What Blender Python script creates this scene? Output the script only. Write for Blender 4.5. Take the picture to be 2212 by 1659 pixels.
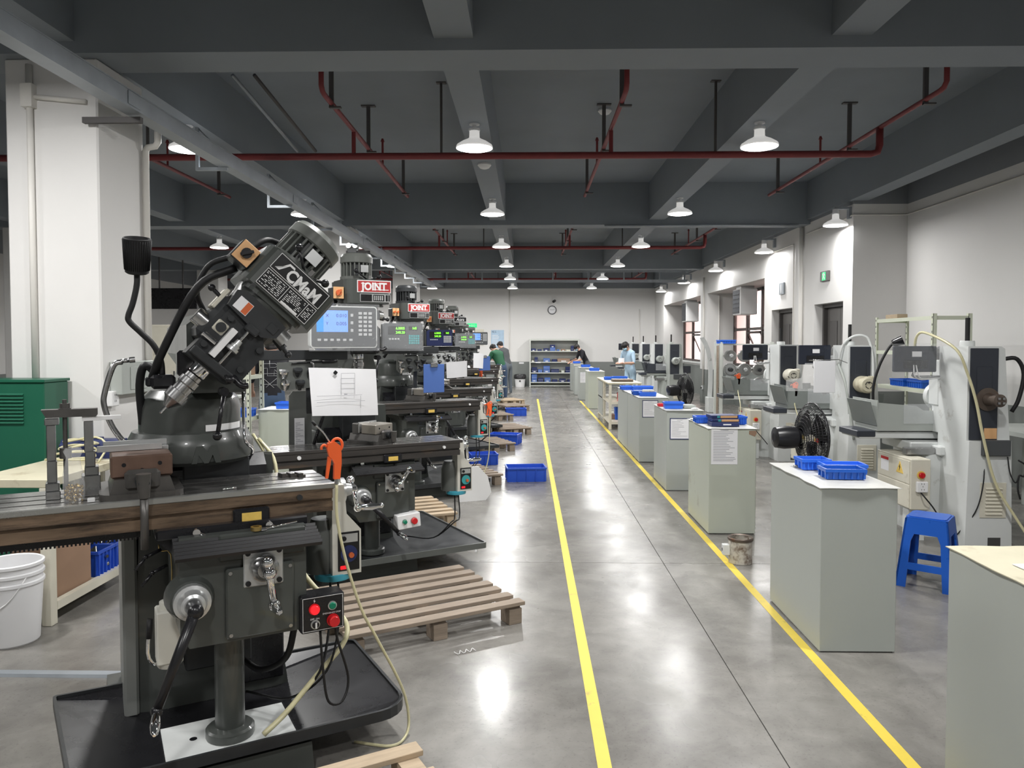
import bpy, math, random
from mathutils import Matrix, Vector
random.seed(7)
SC = bpy.context.scene
COL = SC.collection
for o in list(bpy.data.objects):
    bpy.data.objects.remove(o)
PI = math.pi
R = math.radians

# ---------------------------------------------------------------- camera
cam_d = bpy.data.cameras.new('camera')
cam_d.sensor_width = 36.0
cam_d.lens = 36.0 * 1640 / 2212
cam_d.shift_y = -32.2 / 2212
cam_d.clip_end = 200
cam_d.clip_start = 0.05
cam = bpy.data.objects.new('camera', cam_d)
COL.objects.link(cam)
cam.location = (0, 0, 1.65)
cam.rotation_euler = (R(90 - 2.0), 0, R(1.152))
SC.camera = cam

# ---------------------------------------------------------------- world + exposure
SC.view_settings.view_transform = 'Standard'
SC.view_settings.look = 'None'
SC.view_settings.exposure = 0.22
SC.view_settings.gamma = 1.0
SC.view_settings.use_curve_mapping = False
world = bpy.data.worlds.new('world')
SC.world = world
world.use_nodes = True
wb = world.node_tree.nodes['Background']
wb.inputs[0].default_value = (0.95, 0.97, 1.0, 1)
wb.inputs[1].default_value = 10.0
LAMP_W = 60.0      # each ceiling lamp
SPOT_W = 30.0      # each lamp along the right wall

SC.cycles.adaptive_threshold = 0.05
SC.cycles.max_bounces = 6
SC.cycles.diffuse_bounces = 4
SC.cycles.glossy_bounces = 3
SC.cycles.transmission_bounces = 4
SC.cycles.caustics_reflective = False
SC.cycles.caustics_refractive = False

# ---------------------------------------------------------------- materials
MATS = {}
def mat(name, col, rough=0.5, metal=0.0, var=0.08, vs=6.0, bump=0.0, bs=80.0, spec=0.5, emit=None, es=1.0,
        alpha=1.0, trans=0.0, dirt=None, dcol=(0.1, 0.08, 0.06), ds=3.0, coat=0.0, stretch=(1, 1, 1), rv=0.1, ior=1.45):
    m = bpy.data.materials.new(name)
    m.use_nodes = True
    nt = m.node_tree
    b = nt.nodes['Principled BSDF']
    L = nt.links
    b.inputs['Roughness'].default_value = rough
    b.inputs['Metallic'].default_value = metal
    b.inputs['Specular IOR Level'].default_value = spec
    b.inputs['Coat Weight'].default_value = coat
    b.inputs['IOR'].default_value = ior
    if trans:
        b.inputs['Transmission Weight'].default_value = trans
    if alpha < 1:
        b.inputs['Alpha'].default_value = alpha
    if emit:
        b.inputs['Emission Color'].default_value = (*emit, 1)
        b.inputs['Emission Strength'].default_value = es
    tc = nt.nodes.new('ShaderNodeTexCoord')
    mp = nt.nodes.new('ShaderNodeMapping')
    mp.inputs['Scale'].default_value = stretch
    L.new(tc.outputs['Object'], mp.inputs[0])
    n = nt.nodes.new('ShaderNodeTexNoise')
    n.inputs['Scale'].default_value = vs
    n.inputs['Detail'].default_value = 6
    n.inputs['Roughness'].default_value = 0.6
    L.new(mp.outputs[0], n.inputs['Vector'])
    cr = nt.nodes.new('ShaderNodeMix')
    cr.data_type = 'RGBA'
    lo = tuple(max(0, c * (1 - var)) for c in col)
    hi = tuple(min(1, c * (1 + var)) for c in col)
    cr.inputs[6].default_value = (*lo, 1)
    cr.inputs[7].default_value = (*hi, 1)
    L.new(n.outputs['Fac'], cr.inputs[0])
    out = cr.outputs[2]
    if dirt:
        n2 = nt.nodes.new('ShaderNodeTexNoise')
        n2.inputs['Scale'].default_value = ds
        n2.inputs['Detail'].default_value = 8
        n2.inputs['Roughness'].default_value = 0.7
        L.new(mp.outputs[0], n2.inputs['Vector'])
        rmp = nt.nodes.new('ShaderNodeValToRGB')
        rmp.color_ramp.elements[0].position = 0.62 - dirt * 0.3
        rmp.color_ramp.elements[1].position = 0.72 - dirt * 0.1
        L.new(n2.outputs['Fac'], rmp.inputs[0])
        mx = nt.nodes.new('ShaderNodeMix')
        mx.data_type = 'RGBA'
        L.new(rmp.outputs[0], mx.inputs[0])
        L.new(out, mx.inputs[6])
        mx.inputs[7].default_value = (*dcol, 1)
        out = mx.outputs[2]
    L.new(out, b.inputs['Base Color'])
    if rv:
        mr = nt.nodes.new('ShaderNodeMapRange')
        mr.inputs[3].default_value = max(0.02, rough - rv)
        mr.inputs[4].default_value = min(1, rough + rv)
        L.new(n.outputs['Fac'], mr.inputs[0])
        L.new(mr.outputs[0], b.inputs['Roughness'])
    if bump:
        n3 = nt.nodes.new('ShaderNodeTexNoise')
        n3.inputs['Scale'].default_value = bs
        n3.inputs['Detail'].default_value = 3
        L.new(mp.outputs[0], n3.inputs['Vector'])
        bp = nt.nodes.new('ShaderNodeBump')
        bp.inputs['Strength'].default_value = bump
        bp.inputs['Distance'].default_value = 0.004
        L.new(n3.outputs['Fac'], bp.inputs['Height'])
        L.new(bp.outputs[0], b.inputs['Normal'])
    m.cycles.emission_sampling = 'NONE'
    MATS[name] = m
    return m

def zband(name, lowcol, highcol, zsplit, rough=0.6, top=None, ztop=99.0):
    """wall paint: one colour below zsplit, another above (a painted dado), optional third above ztop"""
    m = mat(name, highcol, rough, var=0.03, vs=1.3, bump=0.15, bs=40)
    nt = m.node_tree; L = nt.links
    b = nt.nodes['Principled BSDF']
    src = b.inputs['Base Color'].links[0].from_socket
    geo = nt.nodes.new('ShaderNodeNewGeometry')
    sp = nt.nodes.new('ShaderNodeSeparateXYZ')
    L.new(geo.outputs['Position'], sp.inputs[0])
    def step(z, colr, srcs, above):
        g = nt.nodes.new('ShaderNodeMath')
        g.operation = 'GREATER_THAN' if above else 'LESS_THAN'
        g.inputs[1].default_value = z
        L.new(sp.outputs[2], g.inputs[0])
        mx = nt.nodes.new('ShaderNodeMix'); mx.data_type = 'RGBA'
        L.new(g.outputs[0], mx.inputs[0])
        L.new(srcs, mx.inputs[6])
        mx.inputs[7].default_value = (*colr, 1)
        return mx.outputs[2]
    o = step(zsplit, lowcol, src, False)
    if top:
        o = step(ztop, top, o, True)
    L.new(o, b.inputs['Base Color'])
    return m

# setting
CEIL = (0.225, 0.25, 0.275)
mat('ceil', CEIL, 0.75, var=0.25, vs=0.7, bump=0.3, bs=12)
mat('beam', (0.235, 0.26, 0.285), 0.7, var=0.15, vs=1.2, bump=0.3, bs=10)
zband('wall', (0.20, 0.215, 0.205), (0.72, 0.71, 0.695), 0.93)
zband('wallr', (0.20, 0.215, 0.205), (0.72, 0.71, 0.695), 0.93, top=(0.24, 0.255, 0.275), ztop=3.68)
mat('column', (0.74, 0.73, 0.715), 0.6, var=0.04, vs=2, bump=0.1, bs=20)
mat('door', (0.11, 0.105, 0.10), 0.45, var=0.1)
mat('doorframe', (0.075, 0.07, 0.068), 0.4)
mat('winframe', (0.06, 0.045, 0.04), 0.4)
mat('pinkwall', (0.75, 0.52, 0.47), 0.7, var=0.1, vs=2)
mat('glass', (0.95, 0.97, 0.97), 0.03, trans=1.0, var=0, rv=0, ior=1.05)
mat('tape', (0.78, 0.60, 0.085), 0.45, var=0.15, vs=5, dirt=0.06, dcol=(0.4, 0.33, 0.12), ds=9)
mat('joint', (0.06, 0.06, 0.058), 0.8)
mat('conduit', (0.76, 0.74, 0.70), 0.45, var=0.03)
mat('redpipe', (0.21, 0.035, 0.037), 0.5, var=0.2)
mat('hanger', (0.09, 0.085, 0.085), 0.6)
mat('galv', (0.33, 0.36, 0.39), 0.42, metal=0.35, var=0.25, vs=5)
mat('lampshade', (0.78, 0.79, 0.80), 0.35)
mat('lampdome', (0.85, 0.85, 0.85), 0.4, emit=(1.0, 0.98, 0.95), es=0.35)
mat('tablelip', (0.42, 0.42, 0.40), 0.3, metal=0.7, var=0.15, vs=5)
mat('lamplens', (1, 1, 1), 0.5, emit=(1.0, 0.97, 0.93), es=9.0, var=0, rv=0)
# machines
mat('millgreen', (0.062, 0.068, 0.063), 0.32, var=0.18, vs=4, coat=0.25, bump=0.03, bs=30)
mat('milldark', (0.026, 0.028, 0.030), 0.38, var=0.25, vs=9, rv=0.15)
mat('millgrey', (0.105, 0.112, 0.105), 0.38, var=0.15, vs=4, coat=0.1)
mat('doorgreylit', (0.20, 0.208, 0.198), 0.4, var=0.1)  # column side door: light falling on it is put into this paler grey
mat('motorgrey', (0.115, 0.122, 0.112), 0.35, var=0.12, coat=0.15)
mat('blackpaint', (0.012, 0.012, 0.014), 0.28, var=0.3, rv=0.12)
mat('rubber', (0.009, 0.009, 0.010), 0.55, var=0.3, bump=0.1, bs=60)
mat('bellows', (0.013, 0.013, 0.015), 0.3, var=0.3)
mat('chrome', (0.82, 0.82, 0.83), 0.08, metal=1, var=0.03, rv=0.04)
mat('steel', (0.45, 0.45, 0.45), 0.25, metal=1, var=0.2, vs=14)
mat('tablesteel', (0.34, 0.335, 0.325), 0.24, metal=0.85, var=0.4, vs=6, stretch=(0.6, 3, 3), rv=0.14)
mat('rustside', (0.20, 0.14, 0.095), 0.36, metal=0.45, var=0.6, vs=7, dirt=0.45, dcol=(0.035, 0.028, 0.025), ds=5, stretch=(0.5, 1, 4), rv=0.15)
mat('tableside', (0.055, 0.05, 0.047), 0.4, metal=0.3, var=0.4, vs=6, dirt=0.2, dcol=(0.12, 0.085, 0.06), ds=4, stretch=(0.5, 1, 4))
mat('vise', (0.10, 0.095, 0.09), 0.38, metal=0.5, var=0.35, vs=12, rv=0.15)
mat('viserust', (0.16, 0.10, 0.075), 0.42, metal=0.5, var=0.4, vs=14)
mat('jaw', (0.38, 0.35, 0.31), 0.35, metal=0.6, var=0.2)
mat('castwhite', (0.68, 0.70, 0.69), 0.35, var=0.15, vs=5, dirt=0.1, dcol=(0.3, 0.3, 0.29), ds=7, rv=0.12)
mat('alum', (0.62, 0.63, 0.63), 0.3, metal=0.7, var=0.12, vs=10)
mat('cream', (0.66, 0.63, 0.53), 0.45, var=0.08, dirt=0.07, dcol=(0.35, 0.31, 0.24), ds=6)
mat('creamdirty', (0.60, 0.56, 0.42), 0.5, var=0.15, dirt=0.22, dcol=(0.36, 0.30, 0.20), ds=4)
mat('feedgrey', (0.62, 0.61, 0.55), 0.4, var=0.06)
mat('cyan', (0.06, 0.36, 0.48), 0.35)
mat('red', (0.55, 0.015, 0.02), 0.3, var=0.05)
mat('redlit', (0.7, 0.02, 0.03), 0.3, emit=(1, 0.02, 0.03), es=0.5)
mat('green', (0.005, 0.20, 0.11), 0.3, var=0.05)
mat('signred', (0.42, 0.035, 0.035), 0.4, var=0.15, vs=30)
mat('signblack', (0.012, 0.012, 0.013), 0.3, var=0.1)
mat('signwhite', (0.80, 0.80, 0.80), 0.35, var=0.04)
mat('peach', (0.72, 0.42, 0.20), 0.45, var=0.08)
mat('orangeknob', (0.60, 0.13, 0.04), 0.4)
mat('orange', (0.86, 0.13, 0.03), 0.42, var=0.06)
mat('brass', (0.55, 0.40, 0.16), 0.3, metal=0.9)
mat('hoseclear', (0.62, 0.58, 0.36), 0.3, var=0.1, spec=0.7)
mat('stickeryellow', (0.75, 0.52, 0.12), 0.5, var=0.25, vs=40)
mat('navy', (0.02, 0.03, 0.11), 0.4)
mat('panelgrey', (0.075, 0.08, 0.085), 0.4)
mat('screenblue', (0.1, 0.2, 0.6), 0.3, emit=(0.15, 0.32, 1.0), es=0.85, var=0, rv=0)
mat('screencyan', (0.02, 0.2, 0.6), 0.3, emit=(0.0, 0.22, 0.85), es=0.75, var=0, rv=0)
mat('led', (0.1, 0.5, 0.02), 0.3, emit=(0.25, 1.0, 0.05), es=1.3, var=0, rv=0)
mat('teal', (0.05, 0.33, 0.34), 0.4)
mat('keywhite', (0.55, 0.56, 0.57), 0.4)
mat('film', (0.9, 0.92, 0.95), 0.08, alpha=0.16, var=0, rv=0, bump=0.9, bs=18, spec=0.9)
mat('bag', (0.9, 0.9, 0.9), 0.12, alpha=0.2, var=0.1, rv=0, bump=0.8, bs=25, spec=0.9)
mat('paper', (0.80, 0.80, 0.82), 0.7, var=0.03)
mat('ink', (0.28, 0.28, 0.31), 0.8)
mat('clipblue', (0.075, 0.15, 0.42), 0.4, var=0.05)
mat('wood', (0.28, 0.225, 0.175), 0.7, var=0.35, vs=5, stretch=(1, 10, 10), bump=0.25, bs=30)
mat('woodpale', (0.46, 0.36, 0.25), 0.7, var=0.3, vs=5, stretch=(1, 10, 10), bump=0.2, bs=30)
mat('cardboard', (0.30, 0.19, 0.125), 0.8, var=0.15, vs=3)
mat('crateblue', (0.022, 0.085, 0.52), 0.38, var=0.12, vs=5)
mat('binblue', (0.03, 0.15, 0.72), 0.35, var=0.08)
mat('stoolblue', (0.015, 0.10, 0.48), 0.3, var=0.08)
mat('cabgrey', (0.40, 0.425, 0.40), 0.45, var=0.06, vs=1.5, rv=0.08)
mat('cabgreen', (0.47, 0.50, 0.43), 0.45, var=0.06, vs=1.5, dirt=0.03, dcol=(0.3, 0.29, 0.24), ds=2)
mat('topsheet', (0.58, 0.58, 0.55), 0.4, var=0.12, vs=5, dirt=0.1, dcol=(0.45, 0.44, 0.41), ds=5)
mat('rackcream', (0.62, 0.65, 0.53), 0.45, var=0.06)
mat('rackgrey', (0.55, 0.57, 0.53), 0.45, var=0.06)
mat('grindwhite', (0.66, 0.68, 0.67), 0.38, var=0.08, vs=3, dirt=0.05, dcol=(0.4, 0.39, 0.36), ds=4, rv=0.08)
mat('grindgrey', (0.21, 0.23, 0.22), 0.4, var=0.1, dirt=0.05, dcol=(0.12, 0.1, 0.09), ds=8)
mat('grinddark', (0.035, 0.04, 0.052), 0.4, var=0.1)
mat('rustflange', (0.15, 0.12, 0.10), 0.45, metal=0.6, var=0.3, dirt=0.3, dcol=(0.16, 0.075, 0.04), ds=10)
mat('flange', (0.33, 0.33, 0.32), 0.3, metal=0.8, var=0.2)
mat('paneldark', (0.018, 0.022, 0.035), 0.3)
mat('greencab', (0.014, 0.105, 0.062), 0.35, var=0.08)
mat('bucket', (0.76, 0.76, 0.77), 0.35, var=0.03)
mat('rustcan', (0.52, 0.49, 0.43), 0.5, var=0.15, dirt=0.55, dcol=(0.10, 0.055, 0.03), ds=16)
mat('exitgreen', (0.0, 0.3, 0.1), 0.4, emit=(0.02, 0.75, 0.22), es=0.9)
mat('skin', (0.55, 0.33, 0.24), 0.5, var=0.06, spec=0.35)
mat('hair', (0.012, 0.010, 0.010), 0.55, var=0.3)
mat('shirtgreen', (0.02, 0.105, 0.05), 0.8, var=0.15, bump=0.2, bs=40)
mat('shirtblack', (0.012, 0.012, 0.016), 0.8, var=0.2)
mat('shirtgrey', (0.075, 0.08, 0.085), 0.8, var=0.2)
mat('shirtblue', (0.42, 0.58, 0.72), 0.8, var=0.12)
mat('jeans', (0.055, 0.09, 0.16), 0.8, var=0.25)
mat('jeansgrey', (0.12, 0.14, 0.16), 0.8, var=0.2)
mat('apron', (0.10, 0.105, 0.105), 0.8, var=0.2)
mat('shoe', (0.35, 0.35, 0.36), 0.6)
mat('mask', (0.30, 0.50, 0.62), 0.7)
mat('poster', (0.42, 0.56, 0.70), 0.6, var=0.25, vs=9)
mat('whiteplastic', (0.80, 0.80, 0.80), 0.35, var=0.03)
mat('bagblack', (0.02, 0.02, 0.022), 0.3, bump=0.6, bs=20)
mat('lensglass', (0.8, 0.83, 0.84), 0.2, metal=0.6, var=0.3, vs=60)

# polished concrete floor
def floor_mat():
    m = mat('floor', (0.30, 0.285, 0.255), 0.2, var=0.0, vs=1.0, rv=0, spec=0.36)
    nt = m.node_tree; L = nt.links; b = nt.nodes['Principled BSDF']
    geo = nt.nodes.new('ShaderNodeNewGeometry')
    def noise(scale, detail, dist=0.0, st=(1, 1, 1)):
        mp = nt.nodes.new('ShaderNodeMapping'); mp.inputs['Scale'].default_value = st
        L.new(geo.outputs['Position'], mp.inputs[0])
        n = nt.nodes.new('ShaderNodeTexNoise')
        n.inputs['Scale'].default_value = scale; n.inputs['Detail'].default_value = detail
        n.inputs['Roughness'].default_value = 0.62; n.inputs['Distortion'].default_value = dist
        L.new(mp.outputs[0], n.inputs['Vector'])
        return n.outputs['Fac']
    def ramp(fac, p0, c0, p1, c1):
        r = nt.nodes.new('ShaderNodeValToRGB')
        r.color_ramp.elements[0].position = p0; r.color_ramp.elements[0].color = (*c0, 1)
        r.color_ramp.elements[1].position = p1; r.color_ramp.elements[1].color = (*c1, 1)
        L.new(fac, r.inputs[0]); return r.outputs[0]
    a = ramp(noise(0.9, 7, 0.5, (1, 0.7, 1)), 0.30, (0.145, 0.138, 0.127), 0.70, (0.29, 0.278, 0.255))
    c = ramp(noise(5.0, 8, 0.4), 0.35, (0.80, 0.80, 0.80), 0.65, (1.08, 1.08, 1.08))
    mx = nt.nodes.new('ShaderNodeMix'); mx.data_type = 'RGBA'; mx.blend_type = 'MULTIPLY'; mx.inputs[0].default_value = 1
    L.new(a, mx.inputs[6]); L.new(c, mx.inputs[7])
    sp = ramp(noise(60, 2), 0.30, (0.82, 0.82, 0.82), 0.42, (1, 1, 1))
    mx2 = nt.nodes.new('ShaderNodeMix'); mx2.data_type = 'RGBA'; mx2.blend_type = 'MULTIPLY'; mx2.inputs[0].default_value = 1
    L.new(mx.outputs[2], mx2.inputs[6]); L.new(sp, mx2.inputs[7])
    L.new(mx2.outputs[2], b.inputs['Base Color'])
    rr = ramp(noise(1.6, 3, 0.3), 0.25, (0.17,) * 3, 0.75, (0.34,) * 3)
    L.new(rr, b.inputs['Roughness'])
    bp = nt.nodes.new('ShaderNodeBump'); bp.inputs['Strength'].default_value = 0.06; bp.inputs['Distance'].default_value = 0.01
    L.new(noise(4, 1.5), bp.inputs['Height']); L.new(bp.outputs[0], b.inputs['Normal'])
floor_mat()

# ---------------------------------------------------------------- mesh builder
class MB:
    def __init__(s, T=None):
        s.v = []; s.f = []; s.s = []; s.mi = []; s.m = 0; s.T = T or Matrix()
    def add(s, vs, fs, smooth=False):
        n = len(s.v); T = s.T
        s.v += [tuple(T @ Vector(p)) for p in vs]
        for f in fs:
            s.f.append(tuple(i + n for i in f)); s.s.append(smooth); s.mi.append(s.m)
        return s
    def box(s, x0, x1, y0, y1, z0, z1, b=0.0):
        if x1 < x0: x0, x1 = x1, x0
        if y1 < y0: y0, y1 = y1, y0
        if z1 < z0: z0, z1 = z1, z0
        b = min(b, (x1 - x0) * .49, (y1 - y0) * .49, (z1 - z0) * .49)
        if b <= 0:
            v = [(x, y, z) for z in (z0, z1) for y in (y0, y1) for x in (x0, x1)]
            return s.add(v, [(0, 2, 3, 1), (4, 5, 7, 6), (0, 1, 5, 4), (2, 6, 7, 3), (0, 4, 6, 2), (1, 3, 7, 5)])
        v = []; idx = {}
        for i, X in enumerate((x0, x1)):
            for j, Y in enumerate((y0, y1)):
                for k, Z in enumerate((z0, z1)):
                    dx = b if i == 0 else -b; dy = b if j == 0 else -b; dz = b if k == 0 else -b
                    idx[i, j, k] = len(v)
                    v += [(X, Y + dy, Z + dz), (X + dx, Y, Z + dz), (X + dx, Y + dy, Z)]
        f = []
        for i in (0, 1):
            q = [idx[i, 0, 0], idx[i, 1, 0], idx[i, 1, 1], idx[i, 0, 1]]
            f.append(tuple(q if i else q[::-1]))
            q = [idx[0, i, 0] + 1, idx[1, i, 0] + 1, idx[1, i, 1] + 1, idx[0, i, 1] + 1]
            f.append(tuple(q[::-1] if i else q))
            q = [idx[0, 0, i] + 2, idx[1, 0, i] + 2, idx[1, 1, i] + 2, idx[0, 1, i] + 2]
            f.append(tuple(q if i else q[::-1]))
        for j in (0, 1):
            for k in (0, 1):
                a, c = idx[0, j, k], idx[1, j, k]; f.append((a + 1, c + 1, c + 2, a + 2))
                a, c = idx[j, 0, k], idx[j, 1, k]; f.append((a, c, c + 2, a + 2))
                a, c = idx[j, k, 0], idx[j, k, 1]; f.append((a, c, c + 1, a + 1))
        for i in (0, 1):
            for j in (0, 1):
                for k in (0, 1):
                    a = idx[i, j, k]; f.append((a, a + 1, a + 2))
        cc = Vector(((x0 + x1) / 2, (y0 + y1) / 2, (z0 + z1) / 2)); g = []
        for q in f:
            p = [Vector(v[t]) for t in q]
            n = (p[1] - p[0]).cross(p[2] - p[0])
            g.append(q if n.dot((p[0] + p[2]) / 2 - cc) > 0 else q[::-1])
        return s.add(v, g)
    def prism(s, poly, lo, hi, axis='y', smooth=False):
        """extrude a 2D polygon; axis y: (x,z), axis x: (y,z), axis z: (x,y)"""
        n = len(poly)
        def P(a, b, t):
            return (a, t, b) if axis == 'y' else ((t, a, b) if axis == 'x' else (a, b, t))
        v = [P(a, b, lo) for a, b in poly] + [P(a, b, hi) for a, b in poly]
        s.add(v, [(i, (i + 1) % n, n + (i + 1) % n, n + i) for i in range(n)], smooth)
        s.add(v, [tuple(range(n))[::-1], tuple(range(n, 2 * n))])
        return s
    def _frame(s, d):
        d = Vector(d).normalized()
        u = d.cross(Vector((0, 0, 1)))
        if u.length < 1e-4: u = d.cross(Vector((0, 1, 0)))
        u.normalize(); return u, d.cross(u).normalized(), d
    def lathe(s, prof, p0=(0, 0, 0), axis=(0, 0, 1), n=20, caps=True, sharp=0.5):
        """prof: list of (radius, distance along axis)"""
        u, w, d = s._frame(axis); p0 = Vector(p0)
        segs = list(zip(prof[:-1], prof[1:]))
        cs = [(math.cos(2 * PI * i / n), math.sin(2 * PI * i / n)) for i in range(n)]
        def ring(r, t):
            return [tuple(p0 + d * t + (u * c + w * q) * r) for c, q in cs]
        # group smooth runs
        runs = [[prof[0]]]
        for k in range(1, len(prof)):
            runs[-1].append(prof[k])
            if k < len(prof) - 1:
                a = Vector(prof[k]) - Vector(prof[k - 1]); b = Vector(prof[k + 1]) - Vector(prof[k])
                if a.length > 1e-9 and b.length > 1e-9 and a.angle(b) > sharp:
                    runs.append([prof[k]])
        for run in runs:
            v = []; f = []
            for r, t in run: v += ring(max(r, 1e-5), t)
            for k in range(len(run) - 1):
                for i in range(n):
                    j = (i + 1) % n
                    f.append((k * n + i, k * n + j, (k + 1) * n + j, (k + 1) * n + i)[::-1])
            s.add(v, f, True)
        if caps:
            if prof[0][0] > 1e-4: s.add(ring(*prof[0]), [tuple(range(n))])
            if prof[-1][0] > 1e-4: s.add(ring(*prof[-1]), [tuple(range(n))[::-1]])
        return s
    def cyl(s, p0, p1, r0, r1=None, n=16, caps=True, bev=0.0):
        p0 = Vector(p0); p1 = Vector(p1); L = (p1 - p0).length
        if r1 is None: r1 = r0
        if bev: pr = [(max(r0 - bev, 0), 0), (r0, bev), (r1, L - bev), (max(r1 - bev, 0), L)]
        else: pr = [(r0, 0), (r1, L)]
        return s.lathe(pr, p0, p1 - p0, n, caps)
    def sphere(s, c, r, n=12, sc=(1, 1, 1)):
        v = []; f = []; m = max(4, n // 2 + 1)
        for i in range(m + 1):
            th = PI * i / m
            for j in range(n):
                ph = 2 * PI * j / n
                v.append((c[0] + r * sc[0] * math.sin(th) * math.cos(ph), c[1] + r * sc[1] * math.sin(th) * math.sin(ph), c[2] + r * sc[2] * math.cos(th)))
        for i in range(m):
            for j in range(n):
                k = (j + 1) % n
                f.append((i * n + j, (i + 1) * n + j, (i + 1) * n + k, i * n + k))
        return s.add(v, f, True)
    def tube(s, pts, r, n=8, k=0, caps=True, r1=None):
        """swept tube through pts, k>0: Catmull-Rom with k steps"""
        P = [Vector(p) for p in pts]
        if k:
            Q = []
            for i in range(len(P) - 1):
                a = P[i - 1] if i else P[0] * 2 - P[1]; b = P[i]; c = P[i + 1]
                d = P[i + 2] if i + 2 < len(P) else P[-1] * 2 - P[-2]
                for t in range(k):
                    x = t / k
                    Q.append(0.5 * ((2 * b) + (c - a) * x + (2 * a - 5 * b + 4 * c - d) * x * x + (3 * b - a - 3 * c + d) * x ** 3))
            Q.append(P[-1]); P = Q
        v = []; f = []; m = len(P); u = None
        for i, p in enumerate(P):
            t = (P[min(i + 1, m - 1)] - P[max(i - 1, 0)])
            if t.length < 1e-9: t = Vector((0, 0, 1))
            t.normalize()
            if u is None:
                u, _, _ = s._frame(t)
            else:
                u = (u - t * u.dot(t))
                if u.length < 1e-6: u, _, _ = s._frame(t)
                u.normalize()
            w = t.cross(u)
            rr = r if r1 is None else r + (r1 - r) * i / max(1, m - 1)
            for j in range(n):
                a = 2 * PI * j / n
                v.append(tuple(p + (u * math.cos(a) + w * math.sin(a)) * rr))
        for i in range(m - 1):
            for j in range(n):
                q = (j + 1) % n
                f.append((i * n + j, i * n + q, (i + 1) * n + q, (i + 1) * n + j))
        if caps:
            f.append(tuple(range(n))[::-1]); f.append(tuple(range((m - 1) * n, m * n)))
        return s.add(v, f, True)
    def build(s, name, mats, parent=None, loc=None):
        me = bpy.data.meshes.new(name)
        me.from_pydata(s.v, [], s.f)
        if isinstance(mats, str): mats = [mats]
        for q in mats: me.materials.append(MATS[q])
        me.polygons.foreach_set('use_smooth', s.s)
        me.polygons.foreach_set('material_index', s.mi)
        me.update()
        o = bpy.data.objects.new(name, me)
        COL.objects.link(o)
        if parent: o.parent = parent
        if loc: o.location = loc
        return o

def rotm(ax, deg, at=(0, 0, 0)):
    return Matrix.Translation(at) @ Matrix.Rotation(R(deg), 4, ax)

class Fr:
    """a standing place: local x right, y away from its front, z up"""
    def __init__(s, x, y, deg=0, z=0): s.x, s.y, s.z, s.deg = x, y, z, deg
    def at(s, lx, ly, lz=0, ddeg=0):
        a = R(s.deg)
        return Fr(s.x + lx * math.cos(a) - ly * math.sin(a), s.y + lx * math.sin(a) + ly * math.cos(a), s.deg + ddeg, s.z + lz)

def thing(name, label, cat, fr=None, group=None):
    o = bpy.data.objects.new(name, None)
    COL.objects.link(o)
    o.empty_display_size = 0.1
    if fr: o.location = (fr.x, fr.y, fr.z); o.rotation_euler = (0, 0, R(fr.deg))
    tag(o, label, cat, group)
    return o
def tag(o, label, cat, group=None):
    o['label'] = label; o['category'] = cat
    if group: o['group'] = group
    return o
def struct(o):
    o['kind'] = 'structure'; return o
def place(o, fr):
    o.location = (fr.x, fr.y, fr.z); o.rotation_euler = (0, 0, R(fr.deg)); return o
def single(name, label, cat, mb, mats, fr=None, group=None):
    o = mb.build(name, mats)
    if fr: place(o, fr)
    return tag(o, label, cat, group)
def copytree(o, parent=None):
    c = o.copy(); COL.objects.link(c)
    if parent: c.parent = parent
    for ch in o.children: copytree(ch, c)
    return c

def text(name, body, size, M, m, parent, bold=0.0, ext=0.0006, shear=0.0, align='CENTER', sx=1.0, spacing=1.0):
    """lettering lying in the local xy plane of matrix M"""
    c = bpy.data.curves.new(name, 'FONT')
    c.body = body; c.size = size; c.extrude = ext; c.offset = bold; c.shear = shear
    c.align_x = align; c.align_y = 'CENTER'; c.space_character = spacing; c.resolution_u = 3
    t = bpy.data.objects.new(name, c)
    COL.objects.link(t)
    me = bpy.data.meshes.new_from_object(t)
    bpy.data.objects.remove(t); bpy.data.curves.remove(c)
    me.transform(M @ Matrix.Diagonal((sx, 1, 1, 1)))
    me.materials.clear(); me.materials.append(MATS[m])
    o = bpy.data.objects.new(name, me)
    COL.objects.link(o)
    if parent: o.parent = parent
    return o
def facing(x, y, z, rz=0, tilt=0, roll=0):
    """matrix for text/plates: local xy plane standing upright, readable from -y; rz turns about z, roll in its plane"""
    return Matrix.Translation((x, y, z)) @ Matrix.Rotation(R(rz), 4, 'Z') @ Matrix.Rotation(R(90 + tilt), 4, 'X') @ Matrix.Rotation(R(roll), 4, 'Z')
# ================================================================ the room
HB = 3.65          # underside of the cross beams
HL = 3.73          # underside of the long beams
HS = 4.36          # slab
YW = 28.6          # far wall
XA = 4.78; XB = 5.57; YE = 11.3
XL = -12.0; YN = -4.0
# floor: slabs with saw-cut joints over a dark bed
fl = struct(MB().box(XL, 5.9, YN, YW, -0.2, -0.012).build('floor', 'joint'))
xs = [XL, -7.6, -3.2, 1.02, 5.9]; ys = [YN, -2.0, 5.65, 13.3, 20.95, YW]
for i in range(4):
    for j in range(5):
        MB().box(xs[i] + (.0025 if i else 0), xs[i + 1] - .0025, ys[j] + .0025, ys[j + 1] - .0025, -0.012, 0).build('floor_slab', 'floor', fl)
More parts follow.
